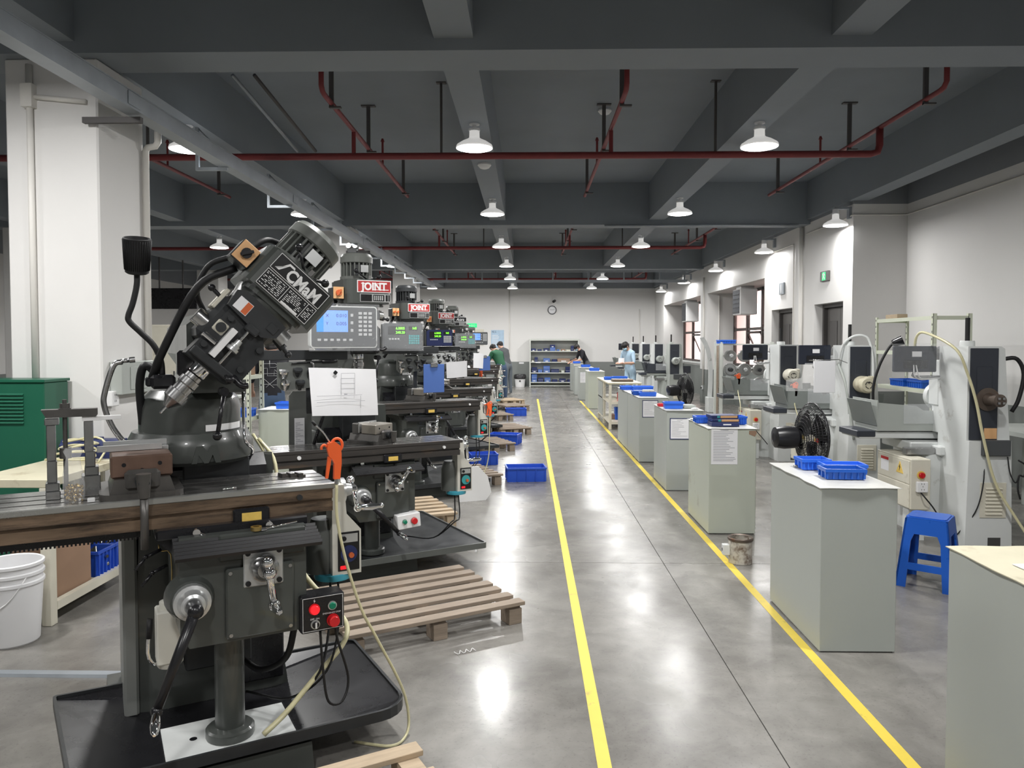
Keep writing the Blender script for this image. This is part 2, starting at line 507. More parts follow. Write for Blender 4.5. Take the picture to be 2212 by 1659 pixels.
# ceiling and beams
struct(MB().box(XL, 5.9, YN, YW, HS, HS + 0.2).build('ceiling', 'ceil'))
for k, y in enumerate((-2.3, 5.26, 13.0, 20.75)):
    b = MB().box(XL, 5.57, y, y + 0.39, HB, HS).build('trim_cross_beam', 'beam'); struct(b)
for x0 in (-8.95, -6.15, -3.4, -0.64, 2.06, 4.72):
    for (a, c) in ((YN, -2.3), (-1.91, 5.26), (5.65, 13.0), (13.39, 20.75), (21.14, YW)):
        struct(MB().box(x0, x0 + 0.27, a, c, HL, HS).build('trim_long_beam', 'beam'))
# walls
struct(MB().box(XL, XB + .3, YW, YW + 0.2, 0, HS).build('wall_far', 'wallr'))
struct(MB().box(XL - 0.2, XL, YN, YW, 0, HS).build('wall_left', 'wallr'))
struct(MB().box(XL, XB + .3, YN - 0.2, YN, 0, HS).build('wall_back', 'wallr'))
struct(MB().box(XB, XB + 0.3, YN, YE, 0, HS).build('wall_right_near', 'wallr'))
DO = [(11.62, 12.78, 2.28), (13.82, 14.98, 2.28)]
BAY = [(15.45, 20.3, 2.95), (21.1, 26.75, 2.95)]
w = MB(); y = YE
for a, c, z in DO + BAY:
    w.box(XA, XB + .3, y, a, 0, HS); w.box(XA, XB + .3, a, c, z, HS); y = c
w.box(XA, XB + .3, y, YW, 0, HS)
struct(w.build('wall_right', 'wallr'))
# doors
for n, (a, c, z) in enumerate(DO):
    d = struct(MB().box(5.0, 5.05, a + .05, c - .05, 0.01, z - .05).build('door_%d' % (n + 1), 'door'))
    fr = MB(); fr.box(4.92, 5.07, a, a + .06, 0, z); fr.box(4.92, 5.07, c - .06, c, 0, z); fr.box(4.92, 5.07, a + .06, c - .06, z - .06, z)
    fr.build('door_frame', 'doorframe', d)
    mid = (a + c) / 2
    for (p, q) in ((a + .07, mid - .005), (mid + .005, c - .07)):
        MB().box(4.98, 5.005, p, q, 0.02, z - .07, .004).build('door_leaf', 'door', d)
        MB().box(4.97, 4.985, p + .1, q - .1, 1.15, 2.0, .004).build('door_panel', 'doorframe', d)
    MB().tube([(4.98, mid + .05, .95), (4.94, mid + .05, .97), (4.94, mid + .05, 1.2), (4.98, mid + .05, 1.22)], .01).build('door_handle', 'steel', d)
# deep window bays: back wall with sill, brown frames, panes
for n, (a, c, z) in enumerate(BAY):
    wx = 5.50
    sill = 0.98
    struct(MB().box(wx, wx + .3, a, c, 0, sill).build('wall_bay', 'wallr'))
    wn = struct(MB().box(wx - .06, wx + .06, a + .02, c - .02, sill, sill + .06, .005).build('window_%d' % (n + 1), 'castwhite'))
    cols = 4; wd = (c - a) / cols
    fm = MB()
    z0, z1 = sill + .06, z
    for i in range(cols + 1):
        yy = a + i * wd
        t = .05 if 0 < i < cols else .06
        fm.box(wx - .03, wx + .05, max(a, yy - t), min(c, yy + t), z0, z1)
    for zz in (z0, 1.95, z1 - .07):
        for i in range(cols):
            fm.box(wx - .02, wx + .04, a + i * wd + .05, a + (i + 1) * wd - .05, zz, zz + .07)
    fm.build('window_frame', 'winframe', wn)
    for i in range(cols):
        for (p, q) in ((z0 + .07, 1.95), (2.02, z1 - .07)):
            g = MB().box(wx + .005, wx + .012, a + i * wd + .05, a + (i + 1) * wd - .05, p, q).build('pane', 'glass', wn)
    # an opened lower sash in each bay
    for i in (1, 2):
        T = rotm('Y', -24, (wx - .03, 0, 1.92))
        s_ = MB(T); y0 = a + i * wd + .08; y1 = a + (i + 1) * wd - .08
        s_.box(-.02, .02, y0, y0 + .05, -.8, 0); s_.box(-.02, .02, y1 - .05, y1, -.8, 0); s_.box(-.02, .02, y0, y1, -.05, 0); s_.box(-.02, .02, y0, y1, -.8, -.75)
        s_.build('window_sash', 'winframe', wn)
# facade across the yard
struct(MB().box(8.6, 8.9, 4, 44, -1, 16).build('wall_outside', 'pinkwall'))
struct(MB().box(5.9, 8.6, 4, 44, -0.3, -0.2).build('ground_outside', 'pinkwall'))
# columns
for k, y in enumerate((5.35, 13.05, 20.8)):
    struct(MB().box(-3.69, -3.03, y, y + .64, 0, HB, .012).build('trim_column', 'column'))
# long columns further left
for k, y in enumerate((13.05, 20.8)):
    struct(MB().box(-9.1, -8.5, y, y + .64, 0, HB, .012).build('trim_column', 'column'))

# yellow tape
single('floor_tape', 'yellow floor tape line on the left of the walkway beside the pallets', 'floor tape',
       MB().box(.275, .33, 1.2, 22.2, 0.0005, .0015), 'tape')
tp = single('floor_tape', 'yellow floor tape line along the row of grey cabinets', 'floor tape',
       MB().box(1.475, 1.53, 1.2, 21.5, 0.0005, .0015), 'tape')

# ---------------------------------------------------------------- lamps
def area(name, w, size, parent, loc, col=(1.0, 0.99, 0.975), rot=(0, 0, 0), spread=PI):
    l = bpy.data.lights.new(name, 'AREA'); l.shape = 'DISK'; l.size = size; l.energy = w; l.color = col; l.spread = spread
    o = bpy.data.objects.new(name, l); COL.objects.link(o); o.parent = parent; o.location = loc; o.rotation_euler = rot
    return o
def lamp_parts(p, top):
    MB().lathe([(.05, .16), (.055, .165), (.055, .185), (.02, .19), (.02, top - .012), (.05, top - .01), (.05, top)], n=14).build('lamp_neck', 'lampshade', p)
    MB().lathe([(.172, 0), (.176, .010), (.168, .03), (.12, .062), (.07, .085), (.05, .10), (.048, .165)], n=28, caps=False).build('lamp_shade', 'lampdome', p)
    MB().lathe([(.166, .004), (.150, -.006), (.08, -.012), (.001, -.014)], n=28, caps=False).build('lamp_lens', 'lamplens', p)
rowname = {-6.02: 'far left bay', -3.26: 'column line', -.505: 'middle ceiling beam', 2.195: 'right ceiling beam'}
first = None
ordn = ['nearest', 'second', 'third', 'fourth', 'fifth', 'sixth', 'seventh', 'eighth']
for x, rn in rowname.items():
    for k in range(8):
        y = -0.2 + 3.75 * k
        if x < -5 and k % 2 == 0 and k < 3: continue
        z = 3.50
        lab = 'round white LED ceiling lamp, %s along the %s' % (ordn[k], rn)
        if first is None:
            o = thing('ceiling_lamp', lab, 'lamp', Fr(x, y, 0, z), 'ceiling lamps'); lamp_parts(o, HL - 3.5); first = o
        else:
            o = first.copy(); COL.objects.link(o); o['label'] = lab; o.location = (x, y, z)
            for ch in first.children:
                if ch.type == 'MESH': copytree(ch, o)
        area('lamp_light', LAMP_W, .30, o, (0, 0, -.02))
wlab = ['above the right-hand dark doorway', 'between the left doorway and the first window bay', 'over the nearer window bay', 'over the farther window bay', 'nearest the far corner of the right wall']
for k in range(5):
    y = 11.05 + 3.75 * k + (.35 if k == 0 else 0)
    o = thing('wall_lamp', 'bracketed white LED wall lamp, ' + wlab[k], 'lamp', Fr(4.56, y, 0, 3.38), 'lamps along the right wall')
    for ch in first.children:
        if ch.type == 'MESH' and ch.name.startswith(('lamp_shade', 'lamp_lens')): copytree(ch, o)
    MB().cyl((0, 0, .16), (0, 0, .24), .045, n=14).build('lamp_neck', 'lampshade', o)
    MB().box(-.03, .22, -.04, .04, .24, .27).box(.18, .22, -.04, .04, .1, .24).build('bracket', 'galv', o)
    area('lamp_light', SPOT_W, .30, o, (0, 0, -.02))

# ---------------------------------------------------------------- sprinkler pipes, hangers
bayn = ['nearest', 'middle', 'farthest']
colsx = [(-4.55, 'left of the columns'), (-1.82, 'left of the middle beam'), (.87, 'right of the middle beam'), (3.64, 'beside the right wall')]
for b in range(3):
    oy = b * 7.72
    # cross main
    t = thing('sprinkler_main_pipe', 'red sprinkler main pipe crossing under the beams in the %s ceiling bay' % bayn[b], 'pipe', Fr(0, 8.0 + oy, 0, 3.60), 'red cross pipes')
    m_ = MB().tube([(-9.5, 0, 0), (3.55, 0, 0), (3.62, 0, .02), (3.64, 0, .09), (3.64, 0, .27)], .036, n=10)
    m_.build('main_pipe', 'redpipe', t)
    for hx in (-4.0, -.9, 1.95):
        MB().box(hx - .012, hx + .012, -.012, .012, .0, HS - 3.6).box(hx - .05, hx + .05, -.03, .03, HS - 3.61, HS - 3.6).build('hanger', 'hanger', t)
    for x, nm in colsx:
        t = thing('sprinkler_branch_pipe', 'thin red sprinkler branch pipe %s in the %s bay' % (nm, bayn[b]), 'pipe', Fr(x, oy, 0, 3.87), 'red branch pipes')
        MB().tube([(0, 6.75, HS - 3.87), (0, 6.75, .05), (0, 6.79, .01), (0, 6.85, 0), (0, 11.6, 0)], .024, n=8).build('branch_pipe', 'redpipe', t)
        if x < 3: MB().cyl((.0, 8.0, -.25), (.0, 8.0, 0), .022, n=8).build('riser', 'redpipe', t)
        for hy in (7.1, 8.75, 11.2):
            MB().box(-.02, .02, hy - .015, hy + .015, -.04, HS - 3.87).box(-.08, .08, hy - .03, hy + .03, HS - 3.885, HS - 3.87).box(-.02, .09, hy - .02, hy + .02, -.045, -.03).build('hanger', 'hanger', t)
        MB().cyl((0, 9.6, 0), (0, 9.6, .3), .014, n=6).lathe([(.025, .3), (.012, .34)], (0, 9.6, 0)).build('sprinkler_head', 'redpipe', t)
# smoke detectors
for (x, y, z, lab) in ((-.5, 8.9, HL, 'white smoke detector on the middle beam behind the first lamp'), (.9, 8.95, HS, 'white smoke detector beside the middle red branch pipe'), (2.9, 7.9, HS, 'white smoke detector right of the right lamp row')):
    single('smoke_detector', lab, 'smoke detector', MB().lathe([(.075, 0), (.08, -.02), (.055, -.05), (.03, -.06), (.001, -.06)][::-1], n=18), 'whiteplastic', Fr(x, y, 0, z - .001))

# ---------------------------------------------------------------- cable tray along the columns
t = thing('cable_tray', 'grey galvanized cable tray running along the left column row', 'cable tray', Fr(-2.74, 0, 0, 3.24))
m_ = MB().box(-.06, .06, -3.5, 22.0, 0, .012).box(-.06, -.048, -3.5, 22.0, .012, .11).box(.048, .06, -3.5, 22.0, .012, .11).box(-.065, .065, -3.5, 22, .11, .118)
m_.build('tray_channel', 'galv', t)
for yy in (-2, 1.5, 5.1, 8.7, 12.4, 16, 19.6):
    MB().box(.061, .066, yy, yy + .16, .015, .105, .001).build('joint_plate', 'galv', t)
for yy in (6.9, 8.8, 10.6, 12.2, 14.2, 15.6, 17.2, 18.6, 20, 21.4):
    MB().box(-.27, .02, yy - .015, yy + .015, -.03, -.001).box(-.27, -.24, yy - .015, yy + .015, -.001, .36).build('tray_bracket', 'galv', t)
    MB().tube([(-.255, yy, .36), (-.02, yy, .12)], .006, n=6).build('stay', 'galv', t)
MB().box(-.36, .05, 5.28, 5.32, -.06, -.02).build('column_bracket', 'hanger', t)
MB().box(-.36, .05, 12.98, 13.02, -.06, -.02).build('column_bracket', 'hanger', t)
# cross tray near far end
t = thing('cross_cable_ladder', 'grey ladder cable tray hanging across the far bay', 'cable tray', Fr(0, 21.5, 0, 3.36))
for y in (0, .25):
    MB().box(-2.66, 4.5, y, y + .03, .0, .06).build('side_rail', 'galv', t)
MB().box(-2.66, 4.5, .0, .03, .27, .32).build('upper_rail', 'galv', t)
for x in (-2.3, -1.3, -.3, .7, 1.7, 2.7, 3.7, 4.4):
    MB().box(x, x + .04, .0, .03, .06, .27).build('rung', 'galv', t)
    MB().box(x, x + .04, .03, .25, .01, .04).build('rung', 'galv', t)
# cross conduit under the second beam
single('beam_conduit', 'pale steel conduit clipped under the second cross beam', 'conduit', MB().tube([(1.3, 12.9, HB - .03), (4.55, 12.9, HB - .03)], .02, n=8), 'galv')

# hanging steel stays from beam one
for (x, lab) in ((-2.55, 'left pale hanging stay rod in front of the red main pipe'), (-2.36, 'right dark hanging stay rod in front of the red main pipe')):
    single('stay_rod', lab, 'rod', MB().tube([(x, 6.6, HS - .4), (x + .18, 7.85, 3.62)], .016, n=8), 'galv' if x < -2.5 else 'hanger')

# conduits on walls
cd = [
 ('thin white conduit running along the top of the right wall', [(XB - .02, -3.9, 3.52), (XB - .02, YE - .02, 3.52), (XA - .02, YE - .02, 3.52), (XA - .02, 11.5, 3.5), (XA - .02, 13.1, 3.5)], .012),
 ('pale vertical conduit between the two dark doorways', [(XA - .04, 13.3, 3.64), (XA - .04, 13.3, .1)], .035),
 ('thin pale conduit framing the wall left of the doorway', [(XA - .02, 14.9, 3.4), (XA - .02, 13.75, 3.4), (XA - .02, 13.72, 3.36), (XA - .02, 13.72, .3)], .012),
 ('vertical pipe on the pier between the window bays', [(XA - .03, 20.6, 3.4), (XA - .03, 20.6, .5)], .025),
 ('white vertical conduit in the nearer window bay', [(XA + .3, 20.26, 2.9), (XA + .3, 20.26, .45)], .02),
 ('thin vertical pipe on the far white wall', [(-.67, YW - .02, 3.6), (-.67, YW - .02, .3)], .02),
 ('vertical pipe near the right corner of the far wall', [(4.2, YW - .02, 2.9), (4.2, YW - .02, .3)], .015),
]
for lab, pts, r in cd:
    single('wall_conduit', lab, 'conduit', MB().tube(pts, r, n=8), 'conduit', group='wall conduits')
single('wall_conduit', 'white conduit down the left side of the near column', 'conduit',
       MB().tube([(-3.50, 5.33, 3.6), (-3.50, 5.33, 1.25)], .022, n=8).tube([(-3.50, 5.33, 3.38), (-3.1, 5.33, 3.34)], .018, n=8).box(-3.54, -3.46, 5.29, 5.35, 3.30, 3.46), 'conduit')
single('wall_conduit', 'white conduit with elbows down the right edge of the near column', 'conduit',
       MB().tube([(-2.90, 5.96, 3.42), (-2.90, 5.96, 3.22), (-2.92, 5.96, 3.19), (-2.98, 5.96, 3.18), (-3.0, 5.96, 3.15), (-3.0, 5.96, .3)], .026, n=10), 'conduit')
# exit sign, door signs
t = thing('exit_sign', 'green lit exit sign above the right-hand dark doorway', 'sign', Fr(XA - .001, 12.28, 90, 2.62))
MB().box(-.16, .16, .0, .04, .01, .17, .004).build('sign_box', 'doorframe', t)
MB().box(-.07, .07, .04, .043, .025, .155).build('lit_panel', 'exitgreen', t)
MB().cyl((0.0, .046, .14), (0.0, .043, .14), .012, n=10).prism([(-.05, .04), (-.03, .04), (.0, .08), (.03, .04), (.05, .045), (.02, .1), (.06, .12), (.02, .13), (-.03, .13), (-.06, .1), (-.01, .1)], .043, .045, 'y').build('running_figure', 'signwhite', t)
t = thing('door_sign', 'small grey framed sign over the left-hand dark doorway', 'sign', Fr(XA - .001, 14.35, 90, 2.55))
MB().box(-.13, .13, 0, .03, 0, .22, .004).build('sign_frame', 'galv', t); MB().box(-.03, .03, .03, .033, .03, .19).build('sign_figure', 'keywhite', t)
# ================================================================ milling machines
def rrect(x0, x1, y0, y1, rr, n=4):
    P = []
    if not isinstance(rr, (tuple, list)): rr = (rr,) * 4
    a_, b_, c_, d_ = rr
    for cx, cy, a0, r in ((x1 - a_, y0 + a_, -90, a_), (x1 - b_, y1 - b_, 0, b_), (x0 + c_, y1 - c_, 90, c_), (x0 + d_, y0 + d_, 180, d_)):
        for i in range(n + 1):
            a = R(a0 + 90 * i / n); P.append((cx + r * math.cos(a), cy + r * math.sin(a)))
    return P
def ball_lever(mb, p0, p1, r=.006, rb=.016):
    mb.tube([p0, p1], r, n=8); mb.sphere(p1, rb, 12); return mb

def motor_part(p, T, s0, r=.088, rc=.114, mats=('motorgrey', 'milldark')):
    """finned motor, axis along z of T, from s0"""
    m = MB(T); m.lathe([(r, s0), (r, s0 + .12)], (0, .03, 0), n=28)
    o = m.build('motor_body', 'milldark', p)
    for i in range(22):
        a = 2 * PI * i / 22
        fT = T @ Matrix.Translation((0, .03, 0)) @ Matrix.Rotation(a, 4, 'Z')
        f = MB(fT); f.box(r - .005, r + .020, -.0045, .0045, s0 + .003, s0 + .115); f.build('cooling_fin', mats[0], o)
    MB(T).lathe([(rc - .008, s0 + .095), (rc, s0 + .1), (rc, s0 + .14), (rc - .012, s0 + .16), (rc - .04, s0 + .168), (.001, s0 + .17)], (0, .03, 0), n=32).build('motor_cap', mats[0], p)
    MB(T).lathe([(rc, s0 - .018), (rc, s0 + .003)], (0, .03, 0), n=24).build('motor_flange', mats[0], p)
    MB(T).box(-.005, .05, .03 - r - .024, .03 - r - .019, s0 + .03, s0 + .08).build('motor_rating_plate', 'alum', p)

def serif(body, w, h, M, m, p, bold):
    return text('sign_letters', body, h, M, m, p, bold=bold, sx=w)

def mill_head(p, T, o):
    """head with the spindle axis along local z of T, tool tip at z=0"""
    hg = o.get('paint', 'millgreen')
    # quill and tool
    q = MB(T); q.lathe([(.003, 0), (.006, .004), (.006, .034)], n=10).build('cutting_tool', 'chrome', p)
    q = MB(T).lathe([(.012, .032), (.031, .062), (.040, .07), (.040, .105), (.034, .107), (.034, .135), (.038, .14), (.038, .165), (.032, .168), (.032, .185), (.02, .19)], n=20)
    q.build('drill_chuck', 'steel', p)
    MB(T).lathe([(.034, .19), (.036, .195), (.036, .235), (.03, .24)], n=20).build('quill', 'chrome', p)
    # castings
    MB(T).prism([(-.09, .225), (.095, .225), (.128, .27), (.128, .40), (.07, .46), (-.08, .46)], -.10, .03).box(-.085, .105, -.135, -.10, .235, .268, .004).build('quill_housing', 'milldark', p)
    MB(T).box(-.12, .10, -.085, .12, .30, .50, .02).build('gear_housing', 'milldark', p)
    MB(T).lathe([(.105, .44), (.125, .475), (.128, .53), (.135, .56), (.135, .575)], (.02, .02, 0), n=32).build('drum', hg, p)
    MB(T).prism([(-.10, .455), (.07, .44), (.115, .475), (.115, .53), (.06, .535), (-.08, .54), (-.11, .52)], -.128, -.07).build('speed_cover', 'milldark', p)
    MB(T).box(.06, .10, -.133, -.128, .475, .51, .003).build('vent_plate', 'milldark', p)
    hp = MB(T); hp.prism(rrect(-.135, .195, -.145, .215, .05), .575, .735, 'z', False)
    hp.prism(rrect(-.10, .16, -.12, .19, .05), .555, .576, 'z', False)
    hp.prism(rrect(-.125, .185, -.135, .205, .05), .735, .743, 'z', False)
    bh = hp.build('belt_housing', hg, p)
    motor_part(p, T, .765, mats=(o.get('motor', 'motorgrey'), 'milldark'))
    # scale, rod, stops
    MB(T).box(-.03, -.006, -.142, -.10, .272, .40, .001).build('depth_scale', 'whiteplastic', p)
    MB(T).cyl((.022, -.125, .26), (.022, -.125, .43), .0055, n=8).build('stop_rod', 'chrome', p)
    MB(T).lathe([(.018, .33), (.024, .333), (.024, .345), (.018, .348), (.018, .358), (.014, .36), (.012, .38)], (.022, -.125, 0), n=18).build('stop_nut', 'alum', p)
    MB(T).box(.0, .055, -.14, -.10, .425, .455, .005).build('stop_block', 'milldark', p)
    for (a, b) in ((-.065, .29), (-.055, .425), (.095, .30), (.10, .40)):
        MB(T).cyl((a, -.10, b), (a, -.118, b), .012, n=12).build('bolt', 'milldark', p)
    # feed knobs on the left
    MB(T).box(-.084, -.036, -.104, -.095, .352, .400, .01).build('dial_plate', 'cream', p)
    MB(T).cyl((-.06, -.10, .376), (-.06, -.118, .376), .019, n=18).build('selector_knob', 'milldark', p)
    MB(T).cyl((-.095, -.11, .318), (-.035, -.11, .318), .012, n=14).build('feed_shaft', 'chrome', p)
    MB(T).cyl((-.155, -.05, .36), (-.095, -.05, .36), .032, n=20, bev=.003).build('brake_drum', 'steel', p)
    MB(T).cyl((-.12, -.03, .47), (-.165, -.03, .475), .008, n=10).sphere((-.175, -.03, .476), .014, 12).build('speed_lever', 'blackpaint', p)
    MB(T).box(-.135, -.118, -.06, .06, .42, .51, .003).build('speed_plate', 'cream', p)
    MB(T).cyl((.10, -.04, .49), (.175, -.04, .475), .017, n=14).cyl((.175, -.04, .475), (.20, -.04, .47), .009, n=10).sphere((.205, -.04, .469), .014, 12).build('feed_lever', 'milldark', p)
    MB(T).cyl((.115, -.05, .505), (.16, -.05, .5), .03, n=20).build('lever_hub', 'alum', p)
    ball_lever(MB(T), (.06, -.12, .25), (.085, -.16, .245)).tube([(.09, -.13, .262), (.13, -.15, .255), (.15, -.15, .27)], .012, n=8, k=3).build('clutch_lever', 'blackpaint', p)
    # quill handle (hangs straight down whatever the head tilt)
    inv = T.to_3x3().inverted()
    h0 = Vector((.105, -.12, .20)); dn = inv @ Vector((-.03, -.03, -.16))
    q = MB(T); ball_lever(q, h0, h0 + dn, .008, .017); q.cyl(h0 + Vector((0, .05, 0)), h0 + Vector((0, -.01, 0)), .017, n=12)
    q.build('quill_handle', 'blackpaint', p)
    # warning sticker
    MB(T).box(-.085, -.025, -.1315, -.128, .462, .512).build('sticker', 'paper', p)
    MB(T).box(-.05, -.027, -.1325, -.1315, .464, .510).build('warning_sticker', 'orangeknob', p)
    # levers on top of the belt housing
    for (a, b, c, d) in ((.03, .745, -.05, .80), (.06, .742, .115, .765)):
        ball_lever(MB(T), (a, -.10, b), (c, -.12, d), .006, .0165).build('speed_change_lever', 'blackpaint', p)
    MB(T).box(.04, .06, -.11, -.09, .74, .775, .002).build('lever_bracket', 'chrome', p)
    # selector switch box
    sb = MB(T).box(-.215, -.135, -.115, .0, .60, .685, .006).build('switch_box', 'milldark', p)
    n = o.get('knobs', 1)
    for i in range(n):
        sx = -.175 if n == 1 else (-.193 + .037 * i)
        w_ = .036 if n == 1 else .017
        MB(T).box(sx - w_, sx + w_, -.118, -.115, .645 - .04, .645 + .04, .001).build('switch_plate', 'peach', sb)
        k = MB(T @ Matrix.Translation((sx, -.118, .645)) @ Matrix.Rotation(R(35), 4, 'Y')); rr = min(w_ * .62, .02)
        k.cyl((0, 0, 0), (0, -.014, 0), rr, n=16).box(-.006, .006, -.026, -.012, -rr * 1.25, rr * 1.25, .002).build('switch_knob', o.get('knobmat', 'orangeknob'), sb)
    # plates
    yf = -.147
    if o['sign'] == 'ACMaM':
        pl = MB(T).box(-.085, .155, yf - .003, yf, .662, .733, .001).build('name_plate', 'signblack', p)
        pm = T @ facing(.045, yf - .0034, .692)
        text('sign_letters', 'CMaM', .066, pm @ Matrix.Translation((.012, -.004, 0)), 'signwhite', pl, bold=.0022, sx=.86)
        f = MB(T); f.prism([(-.072, .675), (-.062, .675), (-.035, .722), (-.01, .722), (-.006, .714), (-.03, .714), (-.052, .675)], yf - .0042, yf - .003)
        f.build('sign_letter_a', 'signwhite', pl)
        br = MB(T)
        for (a, b, c, d) in ((-.085, .155, .731, .733), (-.085, .155, .662, .664), (-.085, -.083, .662, .733), (.153, .155, .662, .733)):
            br.box(a, b, yf - .0042, yf - .003, c, d)
        br.build('plate_border', 'signwhite', pl)
        pl = MB(T).box(-.085, .155, yf - .003, yf, .583, .656, .001).build('data_plate', 'signblack', p)
        br = MB(T)
        for (a, b, c, d) in ((-.085, .155, .654, .656), (-.085, .155, .583, .585), (-.085, -.083, .583, .656), (.153, .155, .583, .656), (.02, .022, .583, .656), (.115, .117, .583, .656)):
            br.box(a, b, yf - .0042, yf - .003, c, d)
        rn = random.Random(3)
        for i in range(9):
            z = .592 + i * .0065
            for (xa, xb) in ((-.078, .012), (.03, .108), (.122, .148)):
                x = xa
                while x < xb:
                    w = rn.uniform(.004, .014)
                    if rn.random() < .75: br.box(x, min(x + w, xb), yf - .004, yf - .003, z, z + .0028)
                    x += w + .004
        br.box(.03, .108, yf - .0042, yf - .003, .586, .594)
        br.build('plate_print', 'signwhite', pl)
    else:
        bm = 'signblack' if o['sign'] != 'JOINT' else 'signred'
        pl = MB(T).box(-.055, .19, yf - .004, yf, .65, .735, .001).build('name_plate', 'signwhite', p)
        MB(T).box(-.049, .184, yf - .0055, yf - .004, .656, .729).build('plate_field', bm, pl)
        pm = T @ facing(.067, yf - .006, .690)
        if o['sign'] == 'JOINT':
            text('sign_letters', 'JOINT', .072, pm, 'signwhite', pl, bold=.0028, sx=.92)
            f = MB(T)   # slab serifs
            for cx, w_, zs in ((-.012, .016, (1,)), (.067, .017, (0, 1)), (.098, .011, (0, 1)), (.126, .011, (0, 1)), (.156, .015, (0,)),):
                for zz in zs:
                    z = .668 if zz == 0 else .710
                    f.box(cx - w_, cx + w_, yf - .0068, yf - .0055, z, z + .0055)
            f.build('letter_serifs', 'signwhite', pl)
        else:
            text('sign_letters', 'Acara', .07, pm, 'signwhite', pl, bold=.001, sx=.9, shear=.3)
        pl = MB(T).box(-.035, .185, yf - .003, yf, .585, .643, .001).build('data_plate', 'alum', p)
        rn = random.Random(5); br = MB(T)
        for (xa, xb, za, zb) in ((-.03, .05, .59, .638), (.06, .14, .592, .636), (.15, .165, .592, .636), (.17, .18, .592, .636)):
            br.box(xa, xb, yf - .0042, yf - .003, za, zb)
        br.build('plate_print', 'signblack', pl)
        br = MB(T)
        for i in range(5): br.box(.066 + i * .014, .074 + i * .014, yf - .005, yf - .0042, .598, .63)
        br.build('plate_chart', 'alum', pl)

def crank(mb, hub, ang, L, grip, r=.012):
    """ball crank in the xz plane at hub; grip extends to -y"""
    a = R(ang); e = (hub[0] + L * math.sin(a), hub[1], hub[2] + L * math.cos(a)); b = (hub[0] - .35 * L * math.sin(a), hub[1], hub[2] - .35 * L * math.cos(a))
    mb.tube([b, hub, e], r, n=10); mb.sphere(hub, r * 1.7, 12); mb.sphere(b, r * 1.5, 12); mb.sphere(e, r * 1.6, 12)
    if grip: mb.lathe([(r * .7, 0), (r * .9, .01), (r * 1.25, .05), (r * .8, .085), (r * .5, .09)], e, (0, -1, 0), 12)
    return mb

